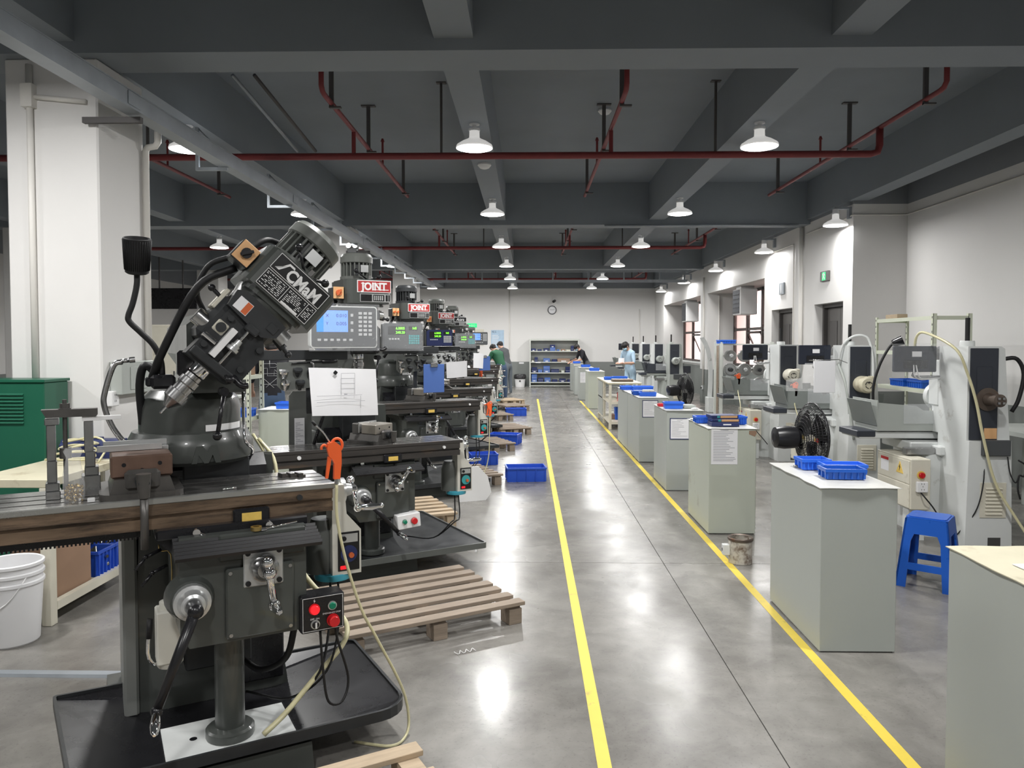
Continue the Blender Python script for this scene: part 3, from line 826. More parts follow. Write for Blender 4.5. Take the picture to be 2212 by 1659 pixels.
def mill(fr, label, o):
    p = thing('milling_machine', label, 'milling machine', fr, 'milling machines in a row')
    tz = o['tz']; ty = o.get('ty', 0.0); x0, x1 = o['tx']; hg = o.get('paint', 'millgreen')
    # base casting
    MB().prism([(-.42, 0), (.28, 0), (.27, .12), (-.41, .12)], -.18, .86).build('base', hg, p)
    # chip tray: sloped pan with rim
    tr = o['tray']; X0, X1, Y0, Y1 = tr; rz = .175; iz = .125; rc = o.get('round', .02)
    tl = o.get('taper', 0); tw = lambda P: [(a + (tl * (Y1 - b) / (Y1 - Y0) if a < 0 else 0), b) for a, b in P]
    outer = tw(rrect(X0, X1, Y0, Y1, rc, 5)); n = len(outer)
    inn = [(min(max(a, -.24), .24), min(max(b, Y0 + .06), .5)) for a, b in outer]
    m = MB(); v = [(a, b, rz) for a, b in outer] + [(a, b, iz) for a, b in inn] + [(a, b, rz - .012) for a, b in outer] + [(a, b, iz - .004) for a, b in inn]
    m.add(v, [(i, (i + 1) % n, n + (i + 1) % n, n + i) for i in range(n)] + [(2 * n + (i + 1) % n, 2 * n + i, 3 * n + i, 3 * n + (i + 1) % n) for i in range(n)])
    m.add(v, [tuple(range(n, 2 * n))])
    m.build('chip_tray', o.get('traymat', 'blackpaint'), p)
    m = MB(); r2 = tw(rrect(X0 - .012, X1 + .012, Y0 - .012, Y1 + .012, [q + .008 for q in rc] if isinstance(rc, tuple) else rc + .008, 5))
    v = [(a, b, rz + .012) for a, b in outer] + [(a, b, rz + .012) for a, b in r2] + [(a, b, rz - .03) for a, b in r2] + [(a, b, rz - .03) for a, b in outer]
    for k in range(4):
        m.add(v, [(k * n + i, k * n + (i + 1) % n, ((k + 1) % 4) * n + (i + 1) % n, ((k + 1) % 4) * n + i)[::-1] for i in range(n)])
    m.build('tray_rim', o.get('rimmat', 'milldark'), p)
    if o.get('plate'):
        MB().box(-.235, .23, -.135, .17, .1255, .133).build('base_plate', 'castwhite', p)
        MB().cyl((-.13, .03, .133), (-.13, .03, .134), .014, n=12).build('plate_hole', 'blackpaint', p)
    # pedestal
    MB().lathe([(.088, .133), (.09, .138), (.09, .165), (.082, .172), (.055, .176), (.055, tz - .55), (.06, tz - .5)], (0, 0, 0), n=24).build('elevating_pedestal', hg, p)
    # column
    MB().prism([(-.32, .125), (.30, .125), (.27, .35), (.25, .9), (.24, 1.17), (-.26, 1.17), (-.29, .9), (-.31, .35)], .36, .86).build('column', hg, p)
    cw = MB().box(-.13, .13, .27, .365, .30, 1.17, .006)
    cw.build('column_way', 'milldark', p)
    MB().box(-.355, -.30, .33, .84, .13, 1.0, .01).build('column_side_door', 'doorgreylit', p)
    MB().box(.02, .28, .345, .362, .17, .42, .006).build('column_cover', 'blackpaint', p)
    # knee
    k0, k1 = tz - .53, tz - .135
    MB().prism([(-.19, k0 + .05), (-.16, k0), (.22, k0), (.25, k0 + .03), (.25, k1), (-.19, k1)], -.20, .27).box(-.06, .245, -.212, -.20, k1 - .10, k1, .006).build('knee', hg, p)
    kc = MB().box(-.04, .20, -.222, -.20, k0 + .015, k1 - .125, .006).build('knee_cover', hg, p)
    for (a, b) in ((-.025, k0 + .03), (.185, k0 + .03), (-.025, k1 - .14), (.185, k1 - .14)):
        MB().cyl((a, -.226, b), (a, -.221, b), .007, n=10).build('screw', 'steel', kc)
    MB().lathe([(.085, 0), (.08, .04), (.07, .07)], (-.155, -.16, tz - .35), (0, -1, 0), 24).build('crank_boss', hg, p)
    MB().lathe([(.062, 0), (.062, .03), (.05, .034), (.04, .06), (.03, .065)], (-.155, -.23, tz - .35), (0, -1, 0), 24).build('knee_dial', 'alum', p)
    MB().cyl((-.155, -.29, tz - .35), (-.155, -.36, tz - .35), .026, n=16, bev=.004).build('crank_clutch', 'blackpaint', p)
    a = R(o.get('crank', 200)); c0 = Vector((-.155, -.345, tz - .35)); d = Vector((math.sin(a), -.05, math.cos(a)))
    c1 = c0 + d * .33
    MB().tube([c0, c1], .019, n=10, r1=.015).sphere(c0, .026, 12).sphere(c1, .02, 10).build('knee_crank', 'blackpaint', p)
    MB().lathe([(.008, 0), (.014, .02), (.017, .06), (.012, .09), (.005, .1)], c1, Vector((d.x * .4, -1, d.z * .4)), 12).build('crank_grip', 'chrome', p)
    # cross feed
    z = tz - .265
    cp = MB().box(.02, .16, -.226, -.212, z - .07, z + .07, .004).build('cross_feed_plate', 'alum', p)
    for i in (-1, 1):
        for j in (-1, 1):
            MB().cyl((.09 + .055 * i, -.231, z + .055 * j), (.09 + .055 * i, -.225, z + .055 * j), .010, n=12).build('bolt', 'blackpaint', cp)
    MB().lathe([(.05, 0), (.05, .025), (.042, .03), (.03, .05)], (.09, -.226, z), (0, -1, 0), 24).build('cross_feed_dial', 'steel', p)
    MB().cyl((.09, -.27, z), (.09, -.32, z), .016, n=14).build('cross_feed_shaft', 'milldark', p)
    crank(MB(), (.09, -.325, z), o.get('xcrank', 172), .115, True, .0135).build('cross_feed_handle', 'chrome', p)
    # saddle and way bellows
    MB().box(-.26, .27, -.16, .26, tz - .145, tz - .11, .006).prism([(-.22, tz - .19), (.24, tz - .19), (.27, tz - .145), (-.26, tz - .145)], -.13, .22).build('saddle', 'blackpaint' if o.get('plate') else hg, p)
    for (a, b) in ((-.13, -.165), (.12, -.168)):
        ball_lever(MB(), (a, b - .005, tz - .125), (a + .055, b - .03, tz - .155), .0065, .0095).cyl((a, b + .01, tz - .125), (a, b - .016, tz - .125), .013, n=12).build('saddle_lock', 'chrome', p)
    bl = []; nb = 6; ya, za, yb, zb = -.165, tz - .14, -.285, tz - .185
    for i in range(nb):
        for t1, dz in ((i / nb, 0), ((i + .5) / nb, -.004), ((i + .62) / nb, .009), ((i + .8) / nb, .010)):
            bl.append((ya + (yb - ya) * t1, za + (zb - za) * t1 + dz))
    bl += [(yb, zb), (yb + .005, zb - .012), (ya, za - .05)]
    MB().prism(bl, o.get('bx', (-.21, .29))[0], o.get('bx', (-.21, .29))[1], 'x').build('way_bellows', 'bellows', p)
    # rear way apron
    ap = [(.22 + .02 * math.sin(i * 1.3), tz - .10 + .03 * i) for i in range(5)]
    MB().prism([(.24, tz - .13), (.27, tz - .05), (.28, tz + .03), (.34, tz + .075), (.37, tz + .075), (.37, tz - .13)], -.24, .20, 'x').build('rear_apron', 'blackpaint', p)
    # table
    y0, y1 = ty - .19, ty + .17
    sm = o.get('side', 'tableside')
    tb = MB(); zt = tz
    for (p0, p1) in ((y0 + .022, y0 + .085), (y0 + .101, y0 + .17), (y0 + .186, y0 + .255), (y0 + .271, y1)):
        tb.box(x0, x1, p0, p1, zt - .022, zt - .003)
    tb.box(x0, x1, y0 + .022, y1, zt - .03, zt - .0215)
    t_ = tb.build('table_top', 'tablesteel', p)
    MB().box(x0 - .004, x1 + .012, y0 - .004, y0 + .021, zt - .022, zt, .003).build('table_lip', 'tablelip' if o.get('plate') else sm, p)
    MB().box(x0 + .01, x1 - .01, y0, y1 - .01, zt - .06, zt - .022).box(x0 + .01, x1 - .01, y0 + .014, y1 - .02, zt - .072, zt - .06).box(x0 + .01, x1 - .01, y0, y1 - .01, zt - .11, zt - .072).build('table_side', sm, p)
    MB().cyl((x1 - .14, y0 - .012, zt - .045), (x1 - .14, y0, zt - .045), .011, n=12).build('table_stop', 'milldark' if o.get('plate') else 'whiteplastic', p)
    if not o.get('plate'): MB().lathe([(.006, .012), (.013, .012), (.013, 0)], (x0 + .18, y0, zt - .045), (0, -1, 0), 12).build('table_stop', 'whiteplastic', p)
    lb = MB().box(.0, .13, y0 - .022, y0, zt - .125, zt - .065, .006).build('limit_switch', 'blackpaint', p)
    MB().box(.03, .10, y0 - .0235, y0 - .022, zt - .11, zt - .08).build('limit_sticker', 'stickeryellow', lb)
    # left end bearing, right end power feed
    MB().box(x0 - .03, x0, y0 + .06, y1 - .06, zt - .1, zt - .03, .006).build('end_bearing', 'steel', p)
    fx = x1 + .012; fy = ty - .05
    MB().prism([(fx, zt - .40), (fx + .12, zt - .40), (fx + .12, zt - .22), (fx + .06, zt - .15), (fx + .05, zt - .03), (fx, zt - .03)], fy - .05, fy + .04).build('power_feed', 'feedgrey', p)
    MB().lathe([(.072, zt - .40), (.072, zt - .24), (.05, zt - .18)], (fx - .01, fy + .05, 0), n=20).build('feed_motor', 'millgrey', p)
    MB().lathe([(.074, zt - .425), (.076, zt - .42), (.076, zt - .40), (.073, zt - .398)], (fx + .02, fy + .02, 0), n=24).build('feed_cap', 'cyan', p)
    fp = MB().box(fx + .022, fx + .112, fy - .054, fy - .05, zt - .385, zt - .225, .002).build('feed_panel', 'signblack', p)
    MB().box(fx + .03, fx + .104, fy - .056, fy - .054, zt - .268, zt - .233).build('panel_print', 'alum', fp)
    MB().cyl((fx + .045, fy - .064, zt - .25), (fx + .045, fy - .056, zt - .25), .010, n=12).build('feed_button', 'blackpaint', fp)
    MB().cyl((fx + .067, fy - .057, zt - .315), (fx + .067, fy - .054, zt - .315), .035, n=20).build('feed_dial', 'teal' if not o.get('plate') else 'navy', fp)
    MB().cyl((fx + .075, fy - .068, zt - .32), (fx + .075, fy - .057, zt - .32), .011, n=12).build('feed_knob', 'orangeknob', fp)
    MB().box(fx + .03, fx + .06, fy - .06, fy - .054, zt - .377, zt - .362, .002).build('feed_switch', 'redlit', fp)
    MB().lathe([(.052, 0), (.052, .018), (.03, .02), (.022, .05)], (fx + .05, fy + .02, zt - .065), (1, 0, 0), 20).build('table_dial', 'alum', p)
    hx = fx + .10; ha = R(o.get('tcrank', 125))
    hz = zt - .065; e = (hx + .01, fy + .02 - .12 * math.sin(ha) * .6, hz + .12 * math.cos(ha))
    m = MB().cyl((fx + .09, fy + .02, hz), (hx + .02, fy + .02, hz), .018, n=12)
    b = (hx + .01, fy + .02 + .05 * math.sin(ha), hz - .055 * math.cos(ha))
    m.tube([b, (hx + .01, fy + .02, hz), e], .010, n=10).sphere(b, .018, 12).sphere((hx + .01, fy + .02, hz), .018, 12).sphere(e, .017, 12)
    m.lathe([(.008, 0), (.012, .02), (.016, .06), (.010, .09), (.012, .105), (.004, .112)], e, (1, 0, 0), 12)
    m.build('table_handle', 'chrome', p)
    # turret and ram
    tx_, ty_ = o.get('turret', (-.06, .52))
    MB().lathe([(.235, 1.16), (.25, 1.175), (.25, 1.235), (.235, 1.265), (.225, 1.285)], (tx_, ty_, 0), n=40).build('turret_flange', hg, p)
    MB().lathe([(.20, 1.285), (.20, 1.385), (.19, 1.42), (.155, 1.455), (.12, 1.465)], (tx_, ty_, 0), n=40).build('turret', hg, p)
    rt = MB()   # ring scale sector
    v = []
    for i in range(9):
        a = R(-85 + 7 * i); v += [(tx_ + .2025 * math.sin(R(10 + 7 * i)), ty_ - .2025 * math.cos(R(10 + 7 * i)), 1.292), (tx_ + .2025 * math.sin(R(10 + 7 * i)), ty_ - .2025 * math.cos(R(10 + 7 * i)), 1.318)]
    rt.add(v, [(2 * i, 2 * i + 2, 2 * i + 3, 2 * i + 1) for i in range(8)]); rt.build('turret_scale', 'whiteplastic', p)
    mm = Matrix.Translation((tx_ + .03, ty_ - .25, 1.205))
    MB(mm).prism([(-.055, -.033), (-.035, -.033), (-.028, .0), (-.008, -.033), (.008, -.033), (.024, .0), (.035, -.033), (.055, -.033), (.042, .035), (.018, .035), (.004, .012), (-.012, .035), (-.035, .035)], -.004, .02).build('cast_letter', hg, p)
    MB().tube([(tx_ + .19, ty_ - .15, 1.45), (tx_ + .185, ty_ - .18, 1.30), (tx_ + .19, ty_ - .20, 1.24), (tx_ + .22, ty_ - .17, 1.21), (tx_ + .22, ty_ - .15, 1.18)], .007, n=8, k=3).build('lube_line', 'chrome', p)
    MB().prism([(-.10, 1.45), (.10, 1.45), (.075, 1.53), (.12, 1.60), (.12, 1.72), (.06, 1.77), (-.06, 1.77), (-.12, 1.72), (-.12, 1.60), (-.075, 1.53)], .16, 1.05).build('ram', hg, p)
    hc = o['head']; T = Matrix.Translation((hc[0], hc[1], hc[2])) @ Matrix.Rotation(R(hc[3]), 4, 'Y')
    # ram adapter between ram and head
    ac = T @ Vector((0, .08, .40))
    MB().lathe([(.115, 0), (.125, .03), (.125, .10)], (ac.x, .10, ac.z), (0, 1, 0), 28).build('ram_adapter', hg, p)
    for i in range(4):
        a = R(45 + 90 * i)
        MB().cyl((ac.x + .1 * math.cos(a), .09, ac.z + .1 * math.sin(a)), (ac.x + .1 * math.cos(a), .105, ac.z + .1 * math.sin(a)), .011, n=10).build('adapter_bolt', 'steel', p)
    mill_head(p, T, o)
    # hose from head to the back of the column
    t0 = T @ Vector((-.16, .0, .60))
    MB().tube([t0, T @ Vector((-.21, .02, .45)), (tx_ - .02 - .10, ty_ - .25, 1.62), (tx_ - .16, ty_ - .15, 1.49)], .016, n=10, k=6).build('corrugated_hose', 'rubber', p)
    if o.get('plate'):
        MB().tube([T @ Vector((-.20, .0, .62)), T @ Vector((-.235, .03, .54)), T @ Vector((-.20, .06, .44)), T @ Vector((-.12, .10, .40))], .011, n=8, k=6).tube([T @ Vector((-.17, -.02, .69)), T @ Vector((-.15, -.0, .76)), T @ Vector((-.10, .05, .80))], .012, n=8, k=6).build('motor_cable', 'rubber', p)
    # switch box
    if o.get('plate'):
        bx = MB().box(.22, .385, -.235, -.15, tz - .54, tz - .40, .006).build('control_box', 'blackpaint', p)
        cx, cy, cz = .3025, -.2352, tz - .47
        br = MB()
        for (a, b, c, d) in ((-.076, .076, .062, .0635), (-.076, .076, -.0635, -.062), (-.076, -.0745, -.0635, .0635), (.0745, .076, -.0635, .0635)):
            br.box(cx + a, cx + b, cy - .001, cy, cz + c, cz + d)
        br.build('panel_border', 'signwhite', bx)
        def knob(dx, dz, r, h, m1, nm, ring='alum'):
            k = MB().cyl((cx + dx, cy, cz + dz), (cx + dx, cy - .006, cz + dz), r + .004, n=18).build('button_ring', ring, bx)
            MB().cyl((cx + dx, cy - .005, cz + dz), (cx + dx, cy - h, cz + dz), r, n=18, bev=.002).build(nm, m1, bx)
        knob(-.033, .02, .017, .02, 'redlit', 'pilot_button', 'red'); knob(.035, .024, .013, .012, 'green', 'start_button')
        knob(-.03, -.038, .013, .014, 'blackpaint', 'off_on_knob'); knob(.037, -.032, .02, .03, 'red', 'emergency_button', 'red')
        MB().box(cx - .033, cx - .027, cy - .018, cy - .0145, cz - .049, cz - .027).build('knob_pointer', 'signwhite', bx)
        text('panel_text', 'EMERGENCE STOP', .0083, facing(cx + .033, cy - .0012, cz - .004), 'signwhite', bx, ext=.0003)
        text('panel_text', 'OFF  ON', .009, facing(cx - .031, cy - .0012, cz - .018), 'signwhite', bx, ext=.0003)
        MB().prism([(cx - .036, cz + .05), (cx - .031, cz + .058), (cx - .032, cz + .051), (cx - .028, cz + .051), (cx - .034, cz + .042), (cx - .032, cz + .049)], cy - .0012, cy).build('lightning_mark', 'signwhite', bx)
    else:
        sx, sz = o.get('sw', (.14, tz - .55))
        bx = MB(Matrix.Translation((sx, 0, sz)) @ Matrix.Rotation(R(-4), 4, 'Y')).box(-.085, .085, -.29, -.20, -.05, .05, .004).build('control_box', 'whiteplastic', p)
        for dx, m1, r in ((-.035, 'green', .014), (.035, 'red', .022)):
            MB().cyl((sx + dx, -.292, sz), (sx + dx, -.289, sz), r + .005, n=16).build('button_ring', 'alum', bx)
            MB().cyl((sx + dx, -.312, sz), (sx + dx, -.29, sz), r, n=16, bev=.003).build('push_button', m1, bx)
        MB().box(sx - .02, sx + .02, -.22, -.2, sz + .04, sz + .1).build('box_stem', 'milldark', bx)
    # cables from the power feed
    for i in range(2):
        MB().tube([(fx + .01 + .03 * i, fy + .02, zt - .42), (fx + .0 + .04 * i, fy + .0, zt - .60), (fx - .06 + .03 * i, fy - .06, .32), (fx - .16, fy + .03, .20), (fx - .3, fy + .2, .19)], .005, n=6, k=5).build('feed_cable', 'rubber', p)
    return p

MILLS = []
def add_mill(x, y, deg, label, **o):
    f = Fr(x, y, deg); q = mill(f, label, o); MILLS.append((f, q, o)); return q
m1 = add_mill(-1.15, 2.87, 30, 'nearest milling machine, its head tilted over, with ACMaM name plate', tz=1.10, ty=.07, tx=(-.86, .385), tray=(-.60, .655, -.20, .56), round=(.12, .03, .01, .01), taper=.075,
         head=(-.227, .05, 1.386, 41.5), sign='ACMaM', plate=True, side='rustside', crank=202, xcrank=172, tcrank=125, knobmat='blackpaint', turret=(-.085, .40))
add_mill(-1.12, 5.42, 31, 'second milling machine with upright head and bright red JOINT sign, behind the tilted one', tz=.94, ty=-.05, tx=(-.76, .60), tray=(-.64, .75, -.33, .86),
         head=(-.10, -.02, 1.345, 0), sign='JOINT', crank=138, xcrank=35, tcrank=160, rimmat='millgrey', traymat='milldark', sw=(.17, .40))
add_mill(-1.19, 8.08, 31, 'third milling machine, dark finned motor above a faded JOINT sign', tz=1.03, ty=-.05, tx=(-.70, .66), tray=(-.64, .72, -.33, .8),
         head=(-.10, -.02, 1.32, 0), sign='JOINT', knobs=2, motor='milldark', crank=150, xcrank=10, tcrank=160, traymat='milldark', sw=(.35, .55))
add_mill(-1.19, 10.75, 31, 'fourth milling machine behind the navy readout, small red JOINT sign', tz=1.0, ty=-.05, tx=(-.66, .66), tray=(-.64, .72, -.33, .8),
         head=(-.10, -.02, 1.33, 0), sign='JOINT', crank=150, xcrank=10, tcrank=150, traymat='milldark', sw=(.35, .55))
add_mill(-1.23, 13.4, 31, 'fifth milling machine with black script name plate, last motor in the row', tz=1.02, ty=-.05, tx=(-.62, .7), tray=(-.64, .72, -.33, .8),
         head=(-.10, -.02, 1.36, 0), sign='script', crank=150, xcrank=10, tcrank=150, traymat='milldark', sw=(.35, .55))
add_mill(-1.32, 16.9, 31, 'farthest milling machine, beside the man in the green sweater', tz=1.05, ty=-.05, tx=(-.62, .66), tray=(-.64, .72, -.33, .8),
         head=(-.10, -.02, 1.13, 0), sign='script', crank=150, xcrank=10, tcrank=150, traymat='milldark', sw=(.35, .55))
add_mill(-1.42, 20.4, 31, 'last milling machine, hidden behind the men at the end of the row', tz=1.05, ty=-.05, tx=(-.62, .66), tray=(-.64, .72, -.33, .8),
         head=(-.10, -.02, 1.13, 0), sign='script', crank=150, xcrank=10, tcrank=150, traymat='milldark', sw=(.35, .55))
# ================================================================ things on and around the mills
F1, F2, F3, F4, F5, F6, F7 = [m[0] for m in MILLS]
P1 = MILLS[0][1]
# extra parts of the nearest mill
MB().box(-.255, -.165, -.03, .07, .46, .66, .006).lathe([(.03, .66), (.032, .665), (.032, .685), (.02, .69)], (-.21, .02, 0), n=16).lathe([(.04, .44), (.045, .45), (.045, .465)], (-.21, .02, 0), n=16).build('oil_pump', 'feedgrey', P1)
MB().tube([(-.275, -.02, .64), (-.285, -.03, .52), (-.265, -.02, .47), (-.25, 0, .468)], .006, n=8, k=3).build('oil_pump_lever', 'chrome', P1)
MB().tube([(-.275, -.02, .64), (-.28, -.025, .57)], .011, n=8).build('oil_pump_grip', 'rubber', P1)
MB().tube([(-.20, .0, .69), (-.20, .01, .86), (-.235, .02, .875), (-.24, .02, .90)], .0025, n=6, k=3).build('copper_line', 'brass', P1)
rk = MB().box(-.85, -.27, -.06, -.03, .955, .975)
for i in range(46): rk.box(-.845 + i * .0125, -.839 + i * .0125, -.06, -.03, .948, .955)
rk.build('table_rack', 'blackpaint', P1)
for (a, b, c) in ((-.29, -.10, .90), (-.27, -.10, .84)):
    ball_lever(MB(), (a + .05, b + .04, c), (a, b, c - .01), .007, .009).tube([(a, b, c - .01), (a - .035, b - .01, c - .05)], .006, n=8).build('clamp_lever', 'blackpaint', P1)
# drawn parts hanging between column and tray
MB().tube([(.10, -.13, .165), (.19, -.10, .215), (.33, -.02, .30), (.45, .02, .39), (.485, .08, .45), (.44, .15, .52), (.36, .2, .62), (.30, .26, .72)], .011, n=10, k=6).build('coolant_drain_hose', 'hoseclear', P1)
MB().tube([(.23, -.1, .56), (.21, -.02, .40), (.14, .1, .32), (.09, .2, .33), (.05, .32, .36)], .013, n=10, k=6).build('power_cable', 'rubber', P1)
MB().tube([(.30, -.2, .56), (.31, -.2, .40), (.33, -.2, .27), (.39, -.18, .25), (.42, -.16, .33), (.37, -.19, .50), (.36, -.2, .56)], .005, n=8, k=6).build('control_cable', 'rubber', P1)
for i in range(5):
    MB().cyl((-.19 + .09 * i, .335, 1.155), (-.19 + .09 * i, .331, 1.155), .007, n=8).build('apron_screw', 'alum', P1)
MB().tube([(.20, .45, 1.22), (.25, .38, 1.14), (.26, .34, 1.02)], .008, n=8, k=4).tube([(.18, .47, 1.24), (.225, .40, 1.14), (.235, .36, 1.02)], .007, n=8, k=4).build('signal_cables', 'hoseclear', P1)
MB(Matrix.Translation((-.06, 0, 0))).box(-.1, -.035, .10, .16, 1.52, 1.62, .01).build('hose_box', 'blackpaint', P1)
MB().tube([(-.2, .3, 1.5), (-.26, .28, 1.56), (-.28, .32, 1.48), (-.27, .36, 1.32)], .016, n=10, k=5).build('rear_conduit', 'rubber', P1)

# ---------------------------------------------------------------- readouts
def readout(fr, label, kind, w=.45, h=.275):
    t = thing('digital_readout', label, 'digital readout', fr, 'digital readouts on the mills')
    x = w / 2
    cas = {'navy': 'navy'}.get(kind, 'panelgrey')
    MB().prism(rrect(-x, x, 0, h, .022), -.01, .05).build('casing', 'castwhite' if kind == 'big' else ('panelgrey' if kind != 'navy' else 'milldark'), t)
    fp = MB().prism(rrect(-x + .008, x - .008, .008, h - .008, .016), -.014, -.01).build('front_panel', cas, t)
    y = -.0142
    if kind in ('big', 'smallblue'):
        sc = MB().box(-x + .04, x * .10, y - .001, y, h * .38, h - .03).build('screen', 'screenblue', t)
        MB().box(-x + .04, -x + .085, y - .002, y - .001, h * .38, h - .03).build('screen_menu', 'screencyan', sc)
        xc = (-x + .085 + x * .10) / 2
        for i, (ax, val) in enumerate((('X', '0.010'), ('Y', '0.005'))):
            zz = h - .065 - i * .052
            text('screen_digits', ax, .03, facing(-x + .10, y - .0018, zz), 'navy', sc, align='LEFT', ext=.0003)
            text('screen_digits', val, .032, facing(x * .10 - .008, y - .0018, zz), 'navy', sc, align='RIGHT', ext=.0003)
        for i in range(3):
            MB().box(x * .18, x * .18 + .018, y - .003, y, h - .07 - i * .05, h - .05 - i * .05, .001).build('axis_key', 'keywhite', t)
        for i in range(6):
            for j in range(3):
                MB().box(x * .42 + j * .034, x * .42 + .024 + j * .034, y - .003, y, h - .055 - i * .028, h - .038 - i * .028, .001).build('key', 'keywhite', t)
        for i in range(6):
            MB().box(-x + .045 + i * .042, -x + .068 + i * .042, y - .003, y, .045, .06, .001).build('soft_key', 'keywhite', t)
    else:
        lt = MB().box(-x + .05, x * .15, y - .001, y, h - .115, h - .03).box(x * .3, x - .05, y - .001, y, h - .07, h - .03).build('led_window', 'signblack', t)
        for i, val in enumerate(('6.0805', '240.20')):
            text('led_digits', val, .036, facing(x * .15 - .01, y - .0018, h - .052 - i * .042), 'led', lt, bold=.001, align='RIGHT', ext=.0003)
        text('led_digits', 'SdE', .032, facing(x - .06, y - .0018, h - .05), 'led', lt, bold=.001, align='RIGHT', ext=.0003)
        km = 'teal' if kind == 'green' else 'keywhite'
        for i in range(4):
            for j in range(5):
                MB().box(x * .30 + j * .024, x * .30 + .02 + j * .024, y - .003, y, .05 + i * .024, .07 + i * .024, .001).build('key', km, t)
        for i in range(4):
            MB().box(-x + .06 + i * .03, -x + .082 + i * .03, y - .003, y, h * .36, h * .42, .001).build('key', 'keywhite', t)
    if kind in ('big', 'green'):
        rn = random.Random(len(label)); n = 9; m = 7; v = []; f = []
        for j in range(m + 1):
            for i in range(n + 1):
                v.append((-x - .012 + (w + .024) * i / n, -.022 - rn.random() * .008, -.02 + (h + .035) * j / m))
        for j in range(m):
            for i in range(n): f.append((j * (n + 1) + i, j * (n + 1) + i + 1, (j + 1) * (n + 1) + i + 1, (j + 1) * (n + 1) + i))
        MB().add(v, f, True).build('plastic_cover', 'film', t)
    MB().box(-.03, .03, .05, .07, .05, .15).tube([(0, .07, .1), (0, .18, .1), (0, .30, .06)], .018, n=10).build('support_arm', 'milldark', t)
    return t
readout(F2.at(-.30, -.33, 1.615), 'large readout with blue screen under clear film on the second mill', 'big')
readout(F3.at(-.27, -.30, 1.585), 'film-wrapped grey readout with green digits, left of the navy readout', 'green', .42, .26)
readout(F4.at(-.20, -.30, 1.60), 'navy blue readout with white keypad, no film', 'navy', .40, .23)
readout(F5.at(.0, -.30, 1.575, -6), 'small tilted readout with green digits beside the last motor', 'green', .36, .22)
readout(F6.at(.13, -.30, 1.60), 'small blue-screen readout at the far end of the mill row', 'smallblue', .40, .28)

# ---------------------------------------------------------------- vises
def vise(fr, label, s=1.0, body='vise', jaw='jaw', handle=0):
    t = thing('machine_vise', label, 'vise', fr, 'machine vises on the mill tables')
    T = Matrix.Scale(s, 4)
    MB(T).prism(rrect(-.13, .13, -.15, .17, .05), 0, .022, 'z').build('base_plate', body, t)
    MB(T).prism([(-.10, .022), (.10, .022), (.085, .07), (-.085, .07)], -.14, .15).build('bed', body, t)
    MB(T).box(-.09, .09, .06, .13, .06, .145, .006).build('fixed_jaw', body, t)
    MB(T).box(-.095, .095, .048, .06, .075, .155, .002).build('jaw_plate', 'alum', t)
    mj = MB(T).box(-.095, .095, -.115, .03, .07, .145, .006).build('moving_jaw', 'viserust' if body == 'vise' and jaw == 'viserust' else jaw, t)
    for i in (-1, 0, 1):
        MB(T).cyl((.055 * i, -.116, .115 - (.02 if i == 0 else 0)), (.055 * i, -.1145, .115 - (.02 if i == 0 else 0)), .007, n=10).build('screw_hole', 'blackpaint', mj)
    MB(T).box(-.055, .055, -.15, -.115, .03, .10, .012).build('screw_housing', body, t)
    MB(T).cyl((0, -.15, .065), (0, -.185, .065), .026, n=16).cyl((0, -.18, .065), (0, -.22, .065), .018, n=6).build('screw_end', 'milldark', t)
    a = R(handle); d = Vector((math.sin(a), 0, -math.cos(a)))
    c = Vector((0, -.205, .065))
    MB(T).cyl(c - d * .03, c + d * .05, .024, .018, n=12).tube([c + d * .04, c + d * .22], .013, n=10).build('vise_handle', body, t)
    return t
vise(F1.at(-.295, .05, 1.0975), 'rusty brown machine vise with hanging handle on the nearest mill table', 1.05, 'vise', 'viserust')
vise(F2.at(.0, -.03, .9375, 28), 'machine vise with pale jaw on the second mill table', .95, 'vise', 'jaw')
vise(F3.at(.04, -.03, 1.0275, 28), 'machine vise with pale jaw on the third mill table', .9, 'vise', 'jaw')
vise(F4.at(-.05, -.03, .9975), 'dark machine vise with slanting handle on the fourth mill table', .9, 'vise', 'jaw', 60)
vise(F5.at(-.15, -.03, 1.0175), 'small dark machine vise on the fifth mill table', .8, 'vise', 'vise', 40)
# parallels on the near vise
for i in range(2):
    single('parallel_bar', ('rear' if i else 'front') + ' bright steel bar laid across the rusty vise', 'steel bar',
           MB().box(-.105, .11, -.008, .008, 0, .022, .001), 'alum', F1.at(-.33 + .02 * i, .075 + .05 * i, 1.2505 + .01 * i, 2))
# clamp fixture of stacked blocks
t = thing('clamp_fixture', 'clamp bridge of steel bars and blocks bolted left of the rusty vise', 'clamp', F1.at(-.545, .07, 1.0975))
for i, (x0, x1, y0, y1, z0, z1) in enumerate([(-.05, -.005, -.035, .035, 0, .03), (-.05, -.008, -.033, .03, .03, .058), (-.045, -.015, -.02, .02, .058, .135), (-.045, -.017, -.018, .018, .135, .262), (-.05, -.006, -.025, .025, .262, .285)]):
    MB().box(x0, x1, y0, y1, z0, z1, .002).build('support_block', 'steel', t)
for i, (x0, x1, y0, y1, z0, z1) in enumerate([(.06, .12, -.03, .05, 0, .075), (.07, .115, -.02, .04, .075, .105), (.072, .105, -.01, .03, .105, .16), (.07, .1, -.01, .025, .16, .27)]):
    MB().box(x0, x1, y0, y1, z0, z1, .002).build('support_block', 'steel', t)
MB().box(.065, .19, -.012, .012, .272, .287, .001).build('spacer_strip', 'whiteplastic', t)
MB().prism([(-.06, .316), (-.045, .288), (.11, .288), (.115, .295), (.115, .316)], -.02, .025).build('clamp_bar', 'vise', t)
